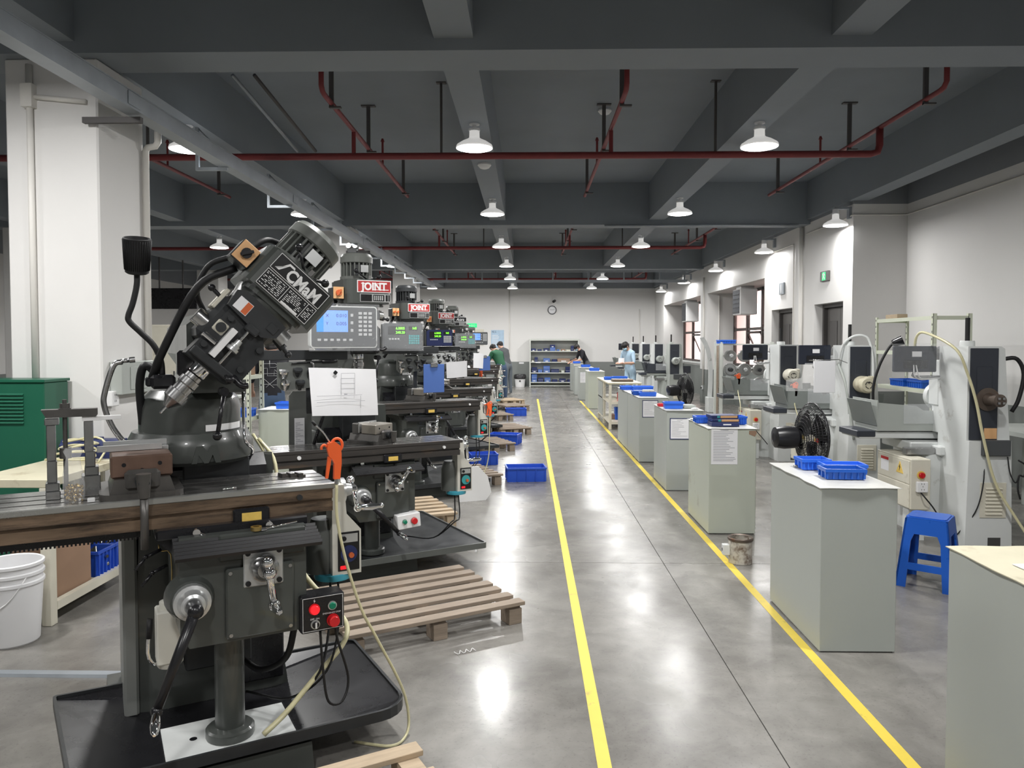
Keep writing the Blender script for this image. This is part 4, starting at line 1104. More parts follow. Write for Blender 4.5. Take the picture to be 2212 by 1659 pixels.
MB().cyl((.012, 0, 0), (.012, 0, .35), .0075, n=10).cyl((.012, 0, .318), (.012, 0, .336), .016, n=6).cyl((.012, 0, .316), (.012, 0, .319), .02, n=14).cyl((.012, 0, .14), (.012, 0, .178), .019, n=12).build('clamp_stud', 'vise', t)
# bag of nuts
t = thing('parts_bag', 'clear plastic bag of small nuts standing by the clamp bridge', 'bag', F1.at(-.508, -.035, 1.0975))
rn = random.Random(4); v = []; nb = 14
prof = [(.030, 0), (.034, .02), (.035, .06), (.031, .10), (.024, .13), (.020, .155), (.028, .175), (.022, .19)]
for r_, z_ in prof:
    for i in range(nb):
        a = 2 * PI * i / nb; q = r_ * (1 + .12 * rn.uniform(-1, 1)); v.append((q * math.cos(a), .7 * q * math.sin(a), z_ + .004 * rn.uniform(-1, 1) * (z_ > 0)))
f = [(k * nb + i, k * nb + (i + 1) % nb, (k + 1) * nb + (i + 1) % nb, (k + 1) * nb + i) for k in range(len(prof) - 1) for i in range(nb)]
MB().add(v, f, True).build('bag_film', 'bag', t)
ns = MB()
for i in range(110):
    a = rn.uniform(0, 2 * PI); q = .027 * math.sqrt(rn.random()); z = .003 + rn.random() * .055
    c = Vector((q * math.cos(a), .65 * q * math.sin(a), z)); d = Vector((rn.uniform(-1, 1), rn.uniform(-1, 1), rn.uniform(-1, 1))).normalized()
    ns.lathe([(.0042, -.0022), (.0042, .0022), (.0022, .0022), (.0022, -.0022)], c, d, 6, caps=False)
o_ = ns.build('nuts', 'brass', t); o_['kind'] = 'stuff'
single('plastic_block', 'small white block beside the rusty vise on the table', 'block', MB().box(-.012, .012, -.012, .012, 0, .014, .002), 'whiteplastic', F1.at(-.455, -.065, 1.0975))
single('drill_bit', 'short bright drill bit lying on the table right of the vise', 'drill bit', MB().tube([(-.025, 0, .004), (.025, 0, .004)], .004, n=8), 'chrome', F1.at(.0, -.06, 1.0975, 3))
for i in range(3):
    single('step_clamp', ['left', 'middle', 'right'][i] + ' dark step clamp lying at the right end of the nearest table', 'clamp',
           MB().prism([(-.012, 0), (.016, 0), (.016, .008), (.006, .008), (.006, .016), (-.012, .016)], -.022, .022), 'vise', F1.at(.235 + .032 * i, .12 - .01 * i, 1.0975, 12), 'step clamps')
single('open_wrench', 'bright hex key resting on the black bellows', 'wrench', MB().tube([(-.07, 0, 0), (.06, .02, .012)], .0035, n=8).cyl((-.075, -.002, 0), (-.055, .0, 0), .008, n=10), 'chrome', F1.at(.16, -.205, .965))
single('bearing_ring', 'small brass-coloured ring on the black bellows', 'ring', MB().lathe([(.012, 0), (.02, 0), (.02, .014), (.012, .014), (.012, 0)], n=18, caps=False), 'brass', F1.at(.07, -.20, .965))
# air gun and hose
def air_gun(fr, label, hose):
    t = thing('air_blow_gun', label, 'air gun', fr, 'orange air guns')
    MB().prism([(.0, 0), (.024, 0), (.030, .06), (.030, .10), (.026, .13), (.004, .148), (-.022, .142), (-.026, .12), (-.018, .09), (-.006, .078), (.002, .06)], -.010, .010).build('gun_body', 'orange', t)
    MB().prism([(-.032, .005), (-.022, .005), (-.012, .06), (-.008, .085), (-.022, .09), (-.027, .05)], -.006, .006).build('trigger', 'orange', t)
    MB().tube([(.014 + .022 * math.cos(R(q)), 0, .132 + .026 * math.sin(R(q))) for q in range(-60, 181, 20)], .0055, n=8).build('hanging_ring', 'orange', t)
    MB().tube([(-.024, 0, .128), (-.036, 0, .136), (-.046, 0, .128), (-.046, 0, .118)], .005, n=8, k=3).build('hook', 'orange', t)
    MB().tube([(-.012, 0, .142), (-.04, -.004, .185), (-.075, -.006, .22)], .0035, n=8, k=3).build('nozzle', 'chrome', t)
    MB().tube([(-.07, -.006, .214), (-.082, -.007, .23)], .0055, n=8).build('nozzle_tip', 'rubber', t)
    MB().cyl((.012, 0, -.02), (.012, 0, .002), .009, n=10).build('hose_fitting', 'chrome', t)
    hose = [(hose[0][0] + .012, hose[0][1], hose[0][2])] + hose[1:]
    MB().tube(hose, .006, n=8, k=6).build('air_hose', 'hoseclear', t)
air_gun(F1.at(.372, -.145, 1.118), 'orange air gun with curved nozzle hanging at the nearest table end', [(0, 0, -.02), (.01, -.01, -.15), (.04, -.02, -.32), (.10, -.02, -.52), (.17, 0, -.66), (.29, .04, -.90), (.325, .05, -1.04), (.30, .02, -1.105), (.22, -.02, -1.108), (.1, .08, -1.107)])
air_gun(F5.at(.40, -.12, 1.04, 0), 'small orange air gun standing on a far mill table', [(0, 0, -.015), (.05, .02, -.018), (.12, .05, -.019)])
air_gun(F3.at(.80, -.16, .84, 0), 'orange-red air gun hanging by the third mill power feed', [(0, 0, -.02), (.005, 0, -.2), (.0, .0, -.4), (-.03, 0, -.55), (-.08, .0, -.66)])
# work lamp
t = thing('work_lamp', 'black gooseneck work lamp pointing up beside the tilted head', 'lamp', F1.at(-.205, .20, 1.47))
MB().box(-.045, .045, -.04, .04, 0, .055, .012).box(-.06, -.04, -.03, .03, .01, .045, .005).build('lamp_base', 'blackpaint', t)
MB().tube([(0, 0, .05), (-.005, 0, .11), (-.03, .0, .17), (-.075, 0, .22), (-.112, 0, .26), (-.115, 0, .285), (-.10, 0, .33), (-.085, .0, .40), (-.083, 0, .45)], .0115, n=10, k=5).build('gooseneck', 'rubber', t)
LT = Matrix.Translation((-.083, 0, .45)) @ Matrix.Rotation(R(16), 4, 'X') @ Matrix.Translation((.083, 0, -.45))
sh = MB(LT).lathe([(.035, .445), (.042, .45), (.050, .58), (.046, .582), (.042, .560)], (-.083, 0, 0), n=32, caps=False).lathe([(.001, .447), (.035, .445)], (-.083, 0, 0), n=32, caps=False)
for i in range(36):
    a = 2 * PI * i / 36; c, s_ = math.cos(a), math.sin(a)
    sh.tube([(-.083 + .044 * c, .044 * s_, .46), (-.083 + .0505 * c, .0505 * s_, .575)], .0015, n=4)
sh.build('lamp_head', 'rubber', t)
MB(LT).lathe([(.001, .555), (.03, .558), (.043, .566)], (-.083, 0, 0), n=28, caps=False).build('lamp_glass', 'lensglass', t)
# flexible metal coolant hose
single('coolant_nozzle_hose', 'bent grey metal coolant hose left of the big turret', 'hose', MB().tube([(.03, 0, .36), (0, 0, .345), (-.03, 0, .25), (-.035, 0, .19), (-.005, 0, .10), (.06, 0, 0), (.09, 0, -.06)], .011, n=10, k=6).tube([(.025, 0, .362), (.06, 0, .366)], .009, n=10).cyl((.055, 0, .366), (.075, 0, .368), .012, n=10), 'steel', F1.at(-.372, .28, 1.215))

# ---------------------------------------------------------------- tool rack, paper, panels at mill two
def tool_rack(fr, label, pm='millgrey'):
    t = thing('tool_rack', label, 'tool rack', fr, 'tool racks on the mills')
    MB().box(-.34, .28, .0, .02, .235, .30, .004).build('support_bar', 'milldark', t)
    MB().prism([(-.19, .22), (.21, .24), (.21, .12), (.12, .06), (-.16, .04), (-.19, .07)], -.005, .005).build('rack_plate', pm, t)
    for i, (x, z, m_) in enumerate([(-.15, .155, 'chrome'), (-.14, .085, 'chrome'), (-.06, .165, 'milldark'), (-.045, .085, 'milldark'), (.03, .15, 'milldark'), (.10, .165, 'milldark'), (.16, .13, 'milldark'), (.08, .10, 'milldark')]):
        MB().lathe([(.012, -.05), (.018, -.01), (.030, .0), (.030, .015), (.012, .018)], (x, -.012, z), (0, -.5, 1), 16).build('tool_holder', m_, t)
    MB().tube([(-.1, -.015, .215), (.12, -.015, .225)], .005, n=8).tube([(.10, -.015, .224), (.2, -.015, .228)], .011, n=8).build('screwdriver', 'blackpaint', t)
    MB().tube([(.02, -.02, .22), (.04, -.02, .20), (.035, -.02, .08)], .008, n=8, k=3).build('hook', 'steel', t)
    MB().box(.0, .04, .01, .03, -.12, .24, .003).build('rack_strut', 'milldark', t)
tool_rack(F2.at(-.52, -.22, 1.30), 'dark bracket of tool holders hanging left of the large blue-screen readout')
tool_rack(F3.at(-.12, -.24, 1.30), 'dark bracket of tool holders under the film-wrapped readout with green digits')
tool_rack(F4.at(-.12, -.22, 1.30), 'pale bracket of black tool holders under the navy readout', 'castwhite')
tool_rack(F5.at(.05, -.22, 1.30), 'dark bracket of tool holders under the small tilted readout')
def sheet(fr, label, w, h, seed, lines=True, name='paper_sheet', cat='paper', clip=True, curl=.02):
    t = thing(name, label, cat, fr, 'paper sheets')
    rn = random.Random(seed); n, m = 8, 6; v = []; f = []
    sl = rn.uniform(-.02, .02)
    for j in range(m + 1):
        for i in range(n + 1):
            u_, k_ = i / n, j / m
            v.append((-w / 2 + w * u_ + sl * k_ * -1, -curl * math.sin(PI * u_) * (1 - k_) - .01 * (1 - k_) * math.cos(3 * u_), h * k_ + .01 * math.sin(2 * u_ + seed)))
    for j in range(m):
        for i in range(n): f.append((j * (n + 1) + i, j * (n + 1) + i + 1, (j + 1) * (n + 1) + i + 1, (j + 1) * (n + 1) + i))
    nv = len(v); v += [(a, b + .0012, c) for a, b, c in v]; f += [tuple(q + nv for q in g)[::-1] for g in f]
    MB().add(v, f, True).build('page', 'paper', t)
    return t
pp = sheet(F2.at(-.30, -.36, 1.17), 'large white drawing sheet held by a black magnet over the second mill', .45, .31, 2)
ln = MB()
for (x0, x1, z0, z1) in ((-.04, -.038, .14, .28), (.05, .052, .14, .28), (-.04, .05, .278, .28), (-.04, .05, .245, .247), (-.04, .05, .21, .212), (-.04, .05, .175, .177), (-.2, .1, .135, .137), (-.2, .12, .095, .097), (.09, .092, .05, .13), (-.02, .0, .14, .145)):
    ln.box(x0, x1, -.0305, -.030, z0, z1)
ln.build('drawing_lines', 'ink', pp)
MB(Matrix.Translation((-.075, -.02, .285)) @ Matrix.Rotation(R(40), 4, 'Y')).box(-.012, .012, -.006, .0, -.012, .012, .003).build('magnet', 'blackpaint', pp)
sheet(F4.at(.05, -.34, 1.17), 'curled white sheet hanging over the fourth mill table', .32, .22, 5)
sheet(F5.at(.22, -.36, 1.20), 'tall white sheet hanging right of the small tilted readout', .2, .26, 8)
for fr, lab, w_, h_ in ((F3.at(.02, -.43, 1.14), 'blue clip folder hanging in front of the third mill', .23, .29), (F5.at(.36, -.34, 1.16), 'blue folder hanging behind a sheet at the fifth mill', .22, .25)):
    t = thing('clip_folder', lab, 'folder', fr, 'blue folders')
    MB().box(-w_ / 2, w_ / 2, 0, .006, 0, h_, .002).build('folder_cover', 'clipblue', t)
    MB().box(-.04, .04, -.012, .0, h_ - .03, h_ + .012, .004).tube([(-.03, -.012, h_), (0, -.03, h_ + .02), (.03, -.012, h_)], .003, n=6, k=3).build('clip', 'steel', t)
t = thing('guard_panel', 'grey leaning guard panel with a notice sheet, left of the second mill', 'guard panel', F2.at(-.47, .16, .188))
MB().prism([(-.085, 0), (.09, 0), (.08, 1.09), (.05, 1.12), (-.05, 1.12), (-.075, 1.09)], -.006, .006).build('panel_sheet', 'millgrey', t)
MB().box(-.04, .03, -.009, -.006, .71, .93).build('notice_page', 'paper', t)
ln = MB()
for i in range(14): ln.box(-.033, .02 - .02 * ((i * 7) % 3), -.0098, -.009, .725 + i * .013, .728 + i * .013)
ln.build('notice_print', 'ink', t)
single('wiper_rod', 'thin black rod leaning by the grey guard panel', 'rod', MB().tube([(0, 0, 0), (.10, -.05, .34)], .012, n=8), 'blackpaint', F2.at(-.40, .06, .938))
single('chip_guard', 'white plastic chip guard sheet leaning by the third mill tray', 'chip guard',
       MB().prism([(-.20, 0), (.10, 0), (.16, .08), (.12, .25), (.02, .36), (-.12, .36), (-.2, .28)], -.012, .012), 'whiteplastic', F3.at(.46, -.52, .0, -8))

# ---------------------------------------------------------------- pallets
def pallet(fr, label, L=1.08, D=.85, H=.13, n=7, mat_='wood', seed=1):
    t = thing('wooden_pallet', label, 'pallet', fr, 'wooden pallets')
    rn = random.Random(seed); step = (D - .075) / (n - 1)
    for i in range(n):
        dy = rn.uniform(-.008, .008)
        MB().box(-L + rn.uniform(-.01, .01), rn.uniform(-.01, .005), i * step + dy, i * step + .075 + dy, H - .022, H, .002).build('slat', mat_, t)
    for x in (-L + .02, -L / 2 - .04, -.1):
        MB().box(x, x + .08, .02, D - .02, H - .04, H - .022).build('stringer', mat_, t)
        for y in (.0, D / 2 - .05, D - .11):
            MB().box(x, x + .085, y + .005, y + .11, 0, H - .04, .002).build('block', mat_, t)
    return t
pallet(Fr(-.015, 4.42, 31), 'weathered slatted pallet in front of the second mill, nearest whole one', seed=1)
pallet(F1.at(.62, -1.22, 0), 'pale pallet cut off by the picture bottom below the nearest mill', 1.1, .85, .12, 5, 'woodpale', 2)
pl = [(-.62, 6.75, 'pale pallet beside the second mill tray', 'woodpale'), (-.28, 8.75, 'flat pallet behind the nearest blue crate', 'wood'), (-.17, 11.5, 'pallet with a blue crate standing behind its corner', 'wood'),
      (.09, 13.6, 'broad grey pallet beyond the second row of crates', 'wood'), (-.28, 16.1, 'short dark pallet partly under the fifth mill', 'wood'), (.07, 18.4, 'brown pallet in front of the men at the far mill', 'wood'), (-.05, 20.2, 'farthest pallet of the row', 'woodpale')]
for i, (x, y, lab, m_) in enumerate(pl):
    pallet(Fr(x, y, 24), lab, .62, .8, .13, 6, m_, 10 + i)
# ---------------------------------------------------------------- crates and bins
def crate(fr, label, L=.44, W=.30, H=.165, mat_='crateblue', ribs=4, group='blue crates', name='plastic_crate', cat='crate', t_=.006, taper=.012):
    t = thing(name, label, cat, fr, group)
    m = MB(); a, b = L / 2, W / 2; c = taper
    o_ = [(-a + c, -b + c, 0), (a - c, -b + c, 0), (a - c, b - c, 0), (-a + c, b - c, 0), (-a, -b, H), (a, -b, H), (a, b, H), (-a, b, H)]
    i_ = [(x * (1 - t_ / a) , y * (1 - t_ / b), max(z, t_)) for x, y, z in o_]
    v = o_ + i_
    f = [(3, 2, 1, 0), (8, 9, 10, 11)]
    for k in range(4):
        n = (k + 1) % 4
        f += [(k, n, n + 4, k + 4), (k + 8, k + 12, n + 12, n + 8), (k + 4, n + 4, n + 12, k + 12)]
    m.add(v, f); m.build('tub', mat_, t)
    r = MB()
    w = .008
    r.box(-a - w, a + w, -b - w, -b, H - .018, H).box(-a - w, a + w, b, b + w, H - .018, H).box(-a - w, -a, -b, b, H - .018, H).box(a, a + w, -b, b, H - .018, H)
    r.build('rim', mat_, t)
    if ribs:
        r = MB()
        for k in range(ribs + 1):
            x = -a + c + (L - 2 * c) * k / ribs
            r.box(x - .004, x + .004, -b - .004, -b + c, .004, H - .018).box(x - .004, x + .004, b - c, b + .004, .004, H - .018)
        for k in range(3):
            y = -b + c + (W - 2 * c) * k / 2
            r.box(-a - .004, -a + c, y - .004, y + .004, .004, H - .018).box(a - c, a + .004, y - .004, y + .004, .004, H - .018)
        r.build('ribs', mat_, t)['kind'] = 'stuff'
    return t
crate(Fr(-.02, 9.08, 6), 'largest blue crate on the floor, standing alone near the yellow line', .46, .30, .17)
crate(Fr(-.60, 10.28, 12), 'blue crate half hidden behind the second mill feed unit', .36, .28, .15)
crate(Fr(-.36, 12.35, -14), 'blue crate turned askew behind a pallet corner', .48, .30, .17)
crate(Fr(-.26, 17.15, 5), 'farthest blue crate on the floor before a long pallet', .46, .3, .17)

# ---------------------------------------------------------------- bench at the near column
t = thing('work_bench', 'cream steel bench with open shelves in front of the near column', 'bench', Fr(-3.24, 4.3))
MB().box(0, .48, 0, 1.0, .81, .86, .004).build('bench_top', 'creamdirty', t)
for x in (.0, .42):
    for y in (.0, .94):
        MB().box(x, x + .06, y, y + .06, 0, .81, .004).build('leg', 'cream', t)
for z in (.10, .53):
    MB().box(.06, .42, .06, .94, z, z + .02).build('shelf_board', 'creamdirty', t)
    MB().box(.44, .48, .06, .94, z - .02, z + .03).box(.06, .42, 0, .04, z - .02, z + .03).build('shelf_rail', 'cream', t)
t = thing('cardboard_box', 'brown cardboard box on the bench bottom shelf', 'box', Fr(-2.935, 4.60, 0, .12))
MB().box(-.13, .12, -.2, .2, 0, .36, .003).build('carton', 'cardboard', t); MB().box(-.03, .03, -.202, .202, .30, .361).build('packing_tape', 'wood', t)
for i, (y, lab) in enumerate(((4.93, 'blue crate of metal parts beside the cardboard box'), (5.14, 'blue crate of metal parts at the far end of the bench shelf'))):
    crate(Fr(-2.92, y, 90, .12), lab, .19, .26, .17, group='blue crates on the bench shelf')
    m_ = MB(); rn = random.Random(i)
    for k in range(26):
        c = Vector((rn.uniform(-.07, .07), rn.uniform(-.1, .1), rn.uniform(.0, .1))); d = Vector((rn.uniform(-1, 1), rn.uniform(-1, 1), rn.uniform(-.3, 1))).normalized()
        m_.cyl(c, c + d * .05, rn.uniform(.008, .02), n=8)
    o_ = single('metal_parts', 'loose dark steel parts in the %s bench crate' % ('first' if i == 0 else 'far'), 'metal parts', m_, 'steel', Fr(-2.92, y, 90, .16)); o_['kind'] = 'stuff'
t = thing('tool_box', 'dark blue metal tool box on the bench against the column', 'tool box', Fr(-2.99, 5.17, 0, .86))
MB().prism([(-.08, 0), (.08, 0), (.08, .09), (.05, .125), (-.05, .125), (-.08, .09)], -.2, .2, 'x').build('box_body', 'navy', t)
MB().box(-.06, .06, -.012, .012, .125, .14, .003).build('box_handle', 'navy', t); MB().box(.10, .13, -.085, -.08, .06, .085, .002).build('latch', 'steel', t)
t = single('coiled_hose', 'loose coil of cream air hose on the bench top', 'hose', MB().tube([(.16 * math.cos(i * .55) * (1 - .01 * i) , .11 * math.sin(i * .55) + .004 * i, .008 + .003 * i + .01 * math.sin(i)) for i in range(42)] + [(.12, .12, .16), (.2, .1, .1), (.2, .0, .01)], .007, n=8, k=3), 'hoseclear', Fr(-2.99, 4.86, 0, .861))
t = thing('electrical_cabinet', 'dark green electrical cabinet with louvers at the left edge', 'cabinet', Fr(-3.62, 5.05))
MB().box(-.38, .36, 0, .27, 0, 1.38, .006).box(-.39, .37, -.01, .28, 1.38, 1.40, .003).build('cabinet_body', 'greencab', t)
for i in range(9):
    MB().prism([(.0, 0), (-.012, .004), (0, .016)], -.25, .22, 'x').build('louver', 'greencab', t, (0, 0, 1.1 + i * .024))
# white buckets nested
t = None
for i in range(3):
    z = .05 * i
    b = thing('plastic_bucket', ['lowest white bucket of the nested stack at the left edge', 'middle white bucket of the nested stack at the left edge', 'top white bucket of the nested stack at the left edge'][i], 'bucket', Fr(-2.845, 4.09, 0, z), 'nested white buckets')
    MB().lathe([(.125, 0), (.132, .01), (.152, .33), (.16, .33), (.16, .345), (.152, .35), (.147, .345), (.128, .012), (.001, .012)], n=32).build('bucket_wall', 'bucket', b)
    if i == 2: MB().tube([(.155 * math.cos(R(a)), .155 * math.sin(R(a)) , .28 - .16 * math.sin(R((a + 150) * 180 / 120)) * 1) for a in range(-150, -29, 12)], .004, n=6).build('handle', 'whiteplastic', b)
single('floor_cable_cover', 'grey metal cable cover strip lying on the floor at the left', 'cable cover', MB().prism([(-.03, 0), (.03, 0), (.022, .014), (-.022, .014)], -.9, .62, 'x'), 'galv', Fr(-2.55, 3.67, 0))
# electrical boxes on the column
t = thing('distribution_box', 'grey metal distribution box on the column side', 'electrical box', Fr(-3.03, 5.68, 90, 1.27))
MB().box(-.24, .24, -.09, 0, 0, .24, .004).build('box_case', 'panelgrey' if False else 'cabgrey', t); MB().box(-.12, .12, -.096, -.09, .03, .2, .003).build('box_door', 'cabgrey', t); MB().box(.06, .075, -.102, -.096, .09, .13, .002).build('box_lock', 'steel', t)
t = thing('wall_socket', 'white double wall socket beside the grey distribution box', 'socket', Fr(-3.03, 5.43, 90, 1.19))
MB().box(-.05, .05, -.05, 0, 0, .11, .005).build('socket_case', 'whiteplastic', t)
for z in (.03, .075):
    MB().box(-.012, -.006, -.0505, -.05, z, z + .015).box(.006, .012, -.0505, -.05, z, z + .015).build('socket_holes', 'blackpaint', t)
t = thing('light_switch', 'white triple light switch on the front of the near column', 'switch', Fr(-3.50, 5.35, 0, 1.17))
MB().box(-.05, .05, -.012, 0, 0, .085, .004).build('switch_case', 'whiteplastic', t)
for i in range(3): MB().box(-.042 + i * .029, -.016 + i * .029, -.016, -.012, .012, .073, .002).build('rocker', 'whiteplastic', t)
# ---------------------------------------------------------------- shelves and cabinet between the columns
def slotted_rack(fr, label, W, D, H, levels, m_='rackcream', name='storage_rack', group=None, brace=True):
    t = thing(name, label, 'shelf', fr, group)
    for x in (0, W - .04):
        for y in (0, D - .04):
            p = MB().box(x, x + .04, y, y + .004, 0, H).box(x if x == 0 else x + .036, x + .004 if x == 0 else x + .04, y, y + .04, 0, H).build('post', m_, t)
            hs = MB(); k = 0
            z = .1
            while z < H - .05:
                hs.box(x + .014, x + .026, y - .0006, y, z, z + .022); z += .075
            hs.build('post_slots', 'blackpaint', p)['kind'] = 'stuff'
    for z in levels:
        MB().box(.004, W - .004, .006, D - .002, z, z + .006).box(.004, W - .004, .004, .008, z - .035, z).box(.004, .008, .004, D - .004, z - .035, z).box(W - .008, W - .004, .004, D - .004, z - .035, z).build('shelf_board', m_, t)
    return t
slotted_rack(Fr(-3.62, 8.25), 'cream slotted-angle rack behind the tilted mill', .58, .45, 1.72, (.12, .46, .82, 1.28, 1.68))
for i, x in enumerate((-3.28, -3.13)):
    crate(Fr(x, 8.38, 0, .827), ['left', 'right'][i] + ' small blue bin on the cream rack behind the tilted mill', .13, .22, .09, 'binblue', 2, 'small blue bins', 'storage_bin', 'bin', .004, .006)
single('parts_carton', 'grey carton on the middle shelf of the cream rack', 'box', MB().box(-.2, .2, -.12, .12, 0, .16, .004).box(-.201, .201, -.01, .01, .14, .161), 'cardboard', Fr(-3.3, 8.47, 0, 1.287))
def cabinet(fr, label, W=.40, D=.82, H=.88, m_='cabgrey', top='topsheet', group='grey tool cabinets', name='tool_cabinet', over=.012):
    t = thing(name, label, 'cabinet', fr, group)
    MB().box(.01, W - .01, .01, D - .01, 0, .006).build('plinth', 'joint', t)
    MB().box(0, W, 0, D, .006, H, .003).build('body', m_, t)
    for i in (0, 1):
        y0 = .012 + i * (D / 2 - .006); MB().box(W, W + .006, y0, y0 + D / 2 - .018, .05, H - .02, .002).build('door_leaf', m_, t)
        MB().box(W + .006, W + .018, D / 2 - .06 + i * .09, D / 2 - .03 + i * .09, H * .55, H * .65, .003).build('handle', 'steel', t)
    rn = random.Random(int(fr.y * 100)); n, m = 6, 8; v = []; f = []
    for j in range(m + 1):
        for i in range(n + 1):
            e = (i in (0, n) or j in (0, m))
            v.append((-over + (W + 2 * over) * i / n + (rn.uniform(-.006, .006) if e else 0), -over + (D + 2 * over) * j / m + (rn.uniform(-.006, .006) if e else 0), H + .004 + (rn.uniform(-.002, .002) if not e else 0)))
    for j in range(m):
        for i in range(n): f.append((j * (n + 1) + i, j * (n + 1) + i + 1, (j + 1) * (n + 1) + i + 1, (j + 1) * (n + 1) + i))
    nv = len(v); v += [(a, b, H + .0005) for a, b, c in v]; f += [tuple(q + nv for q in g)[::-1] for g in f]
    for i in range(n): f += [(i + 1, i, i + nv, i + 1 + nv), (m * (n + 1) + i, m * (n + 1) + i + 1, m * (n + 1) + i + 1 + nv, m * (n + 1) + i + nv)]
    for j in range(m): f += [(j * (n + 1), (j + 1) * (n + 1), (j + 1) * (n + 1) + nv, j * (n + 1) + nv), ((j + 1) * (n + 1) + n, j * (n + 1) + n, j * (n + 1) + n + nv, (j + 1) * (n + 1) + n + nv)]
    MB().add(v, f).build('top_cover', top, t)
    return t
cabinet(Fr(-3.02, 8.45), 'pale green cabinet behind the tilted mill, left of the drawing sheet', .40, .45, .895, 'cabgreen', 'paper', None)
crate(Fr(-2.74, 8.62, 0, .902), 'blue bin on the pale green cabinet behind the mills', .22, .2, .07, 'binblue', 0, 'small blue bins', 'storage_bin', 'bin', .004, .006)
# curly metal chips on the floor
for i, (x, y, lab) in enumerate([(-.93, 4.0, 'curly white chip at the left leg of the slatted pallet'), (-.33, 3.98, 'curly white chip on the floor right of the slatted pallet'), (-2.4, 4.75, 'curly white chip on the floor beside the cream bench'), (-.40, 5.95, 'long curly chip on the floor behind the slatted pallet')]):
    rn = random.Random(i)
    single('metal_chip', lab, 'metal chip', MB().tube([(.012 * k - .06, .012 * math.sin(k * 2.2 + i), .008 + .006 * math.cos(k * 2.2)) for k in range(11)], .0022, n=5, k=2), 'whiteplastic', Fr(x, y, 30 * i), 'metal chips')
t = thing('emergency_light', 'twin-head emergency light on the second column', 'lamp', Fr(-3.03, 12.98, 0, 3.18))
MB().box(-.04, .12, -.03, .06, 0, .09, .006).build('light_box', 'panelgrey', t)
for x in (-.01, .10):
    MB().lathe([(.03, 0), (.045, .03), (.045, .05)], (x, -.02, .11), (0, -1, .2), 14).build('light_head', 'whiteplastic', t)
    MB().lathe([(.042, .051), (.001, .053)], (x, -.02, .11), (0, -1, .2), 14, caps=False).build('light_lens', 'lamplens', t)
# ================================================================ right side: cabinets along the walkway
cabinet(Fr(1.585, 2.04), 'grey cabinet cut off at the lower right corner of the picture', top='creamdirty')
cabinet(Fr(1.555, 4.02), 'tall grey cabinet with three blue bins on its wrinkled cover')
cabinet(Fr(1.56, 6.52), 'pale green cabinet with a printed notice and books on top', m_='cabgreen', H=.91)
cabinet(Fr(1.545, 8.43), 'grey cabinet with one blue bin and a blue-framed notice', H=.895)
cabinet(Fr(1.54, 10.45), 'long grey cabinet carrying several blue trays, framed notice on its end', D=1.2, H=.89)
cabinet(Fr(1.54, 11.68), 'grey cabinet directly behind the one with several trays', D=1.22, H=.89)
cabinet(Fr(1.52, 18.9), 'greenish cabinet beyond the open cream rack', D=.95, H=.93, m_='cabgreen')
cabinet(Fr(1.50, 21.8), 'third cabinet from the far end of the row', D=.8, H=.93)
cabinet(Fr(1.50, 23.9), 'second cabinet from the far end of the row', D=.8, H=.93)
cabinet(Fr(1.50, 25.9), 'last cabinet of the row, by the man in the black cap', D=.8, H=.93)
def bin_(x, y, z, d, lab, L=.21, W=.13, H=.06, m_='binblue', ribs=6):
    return crate(Fr(x, y, d, z), lab, L, W, H, m_, ribs, 'blue bins on the cabinets', 'storage_bin', 'bin', .004, .006)
ZC = .887
bin_(1.775, 4.30, ZC, -3, 'front blue bin of the three on the tall grey cabinet', m_='stoolblue')
bin_(1.84, 4.455, ZC, -4, 'right rear blue bin of the three on the tall grey cabinet', .23)
bin_(1.73, 4.62, ZC, 0, 'left rear blue bin of the three on the tall grey cabinet', .16, .13, .065)
t = thing('outside_micrometer', 'steel micrometer lying left of the three blue bins', 'micrometer', Fr(1.66, 4.66, 10, ZC))
MB().tube([(-.03, 0, .008), (.03, 0, .008)], .008, n=10).tube([(.03, 0, .008), (.05, 0, .008)], .006, n=8).build('thimble', 'steel', t)
MB().tube([(.05, 0, .006), (.06, .03, .006), (.09, .035, .006), (.105, .0, .006)], .006, n=8, k=4).build('frame', 'steel', t)
single('steel_strip', 'dark flat bar on the cut-off cabinet at lower right', 'steel bar', MB().box(-.14, .14, -.012, .012, 0, .008, .001), 'milldark', Fr(1.92, 2.72, 8, ZC))
single('work_sheet', 'white board lying on the cut-off cabinet at lower right', 'paper', MB().box(-.16, .12, -.25, .2, 0, .003), 'paper', Fr(1.84, 2.43, 4, ZC))
# notices
def notice(fr, label, w, h, frame=None, lines=20, seed=0):
    t = thing('notice_sheet', label, 'notice', fr, 'notices on cabinet ends')
    MB().box(-w / 2, w / 2, -.0025, 0, 0, h).build('page', 'paper', t)
    ln = MB(); rn = random.Random(seed)
    for i in range(lines):
        z = h * .93 - (h * .88) * i / lines
        L = w * (rn.uniform(.35, .86) if i else .3)
        x0 = -w * .42 if i else -.15 * w
        ln.box(x0, x0 + L, -.0032, -.0025, z, z + h * .012)
    o_ = ln.build('print_lines', 'ink', t); o_['kind'] = 'stuff'
    if frame:
        e = .008
        for (a, b, c, d) in ((-w / 2 - e, w / 2 + e, -e, 0), (-w / 2 - e, w / 2 + e, h, h + e), (-w / 2 - e, -w / 2, 0, h), (w / 2, w / 2 + e, 0, h)):
            MB().box(a, b, -.004, 0, c, d).build('frame_strip', frame, t)
notice(Fr(1.69, 6.519, 0, .605), 'printed white notice on the end of the pale green cabinet', .225, .315)
notice(Fr(1.69, 8.429, 0, .585), 'blue-framed notice on the end of the single-bin cabinet', .20, .22, 'navy', 12, 3)
notice(Fr(1.69, 10.449, 0, .63), 'blue-framed notice half hidden on the many-tray cabinet', .2, .22, 'navy', 12, 5)
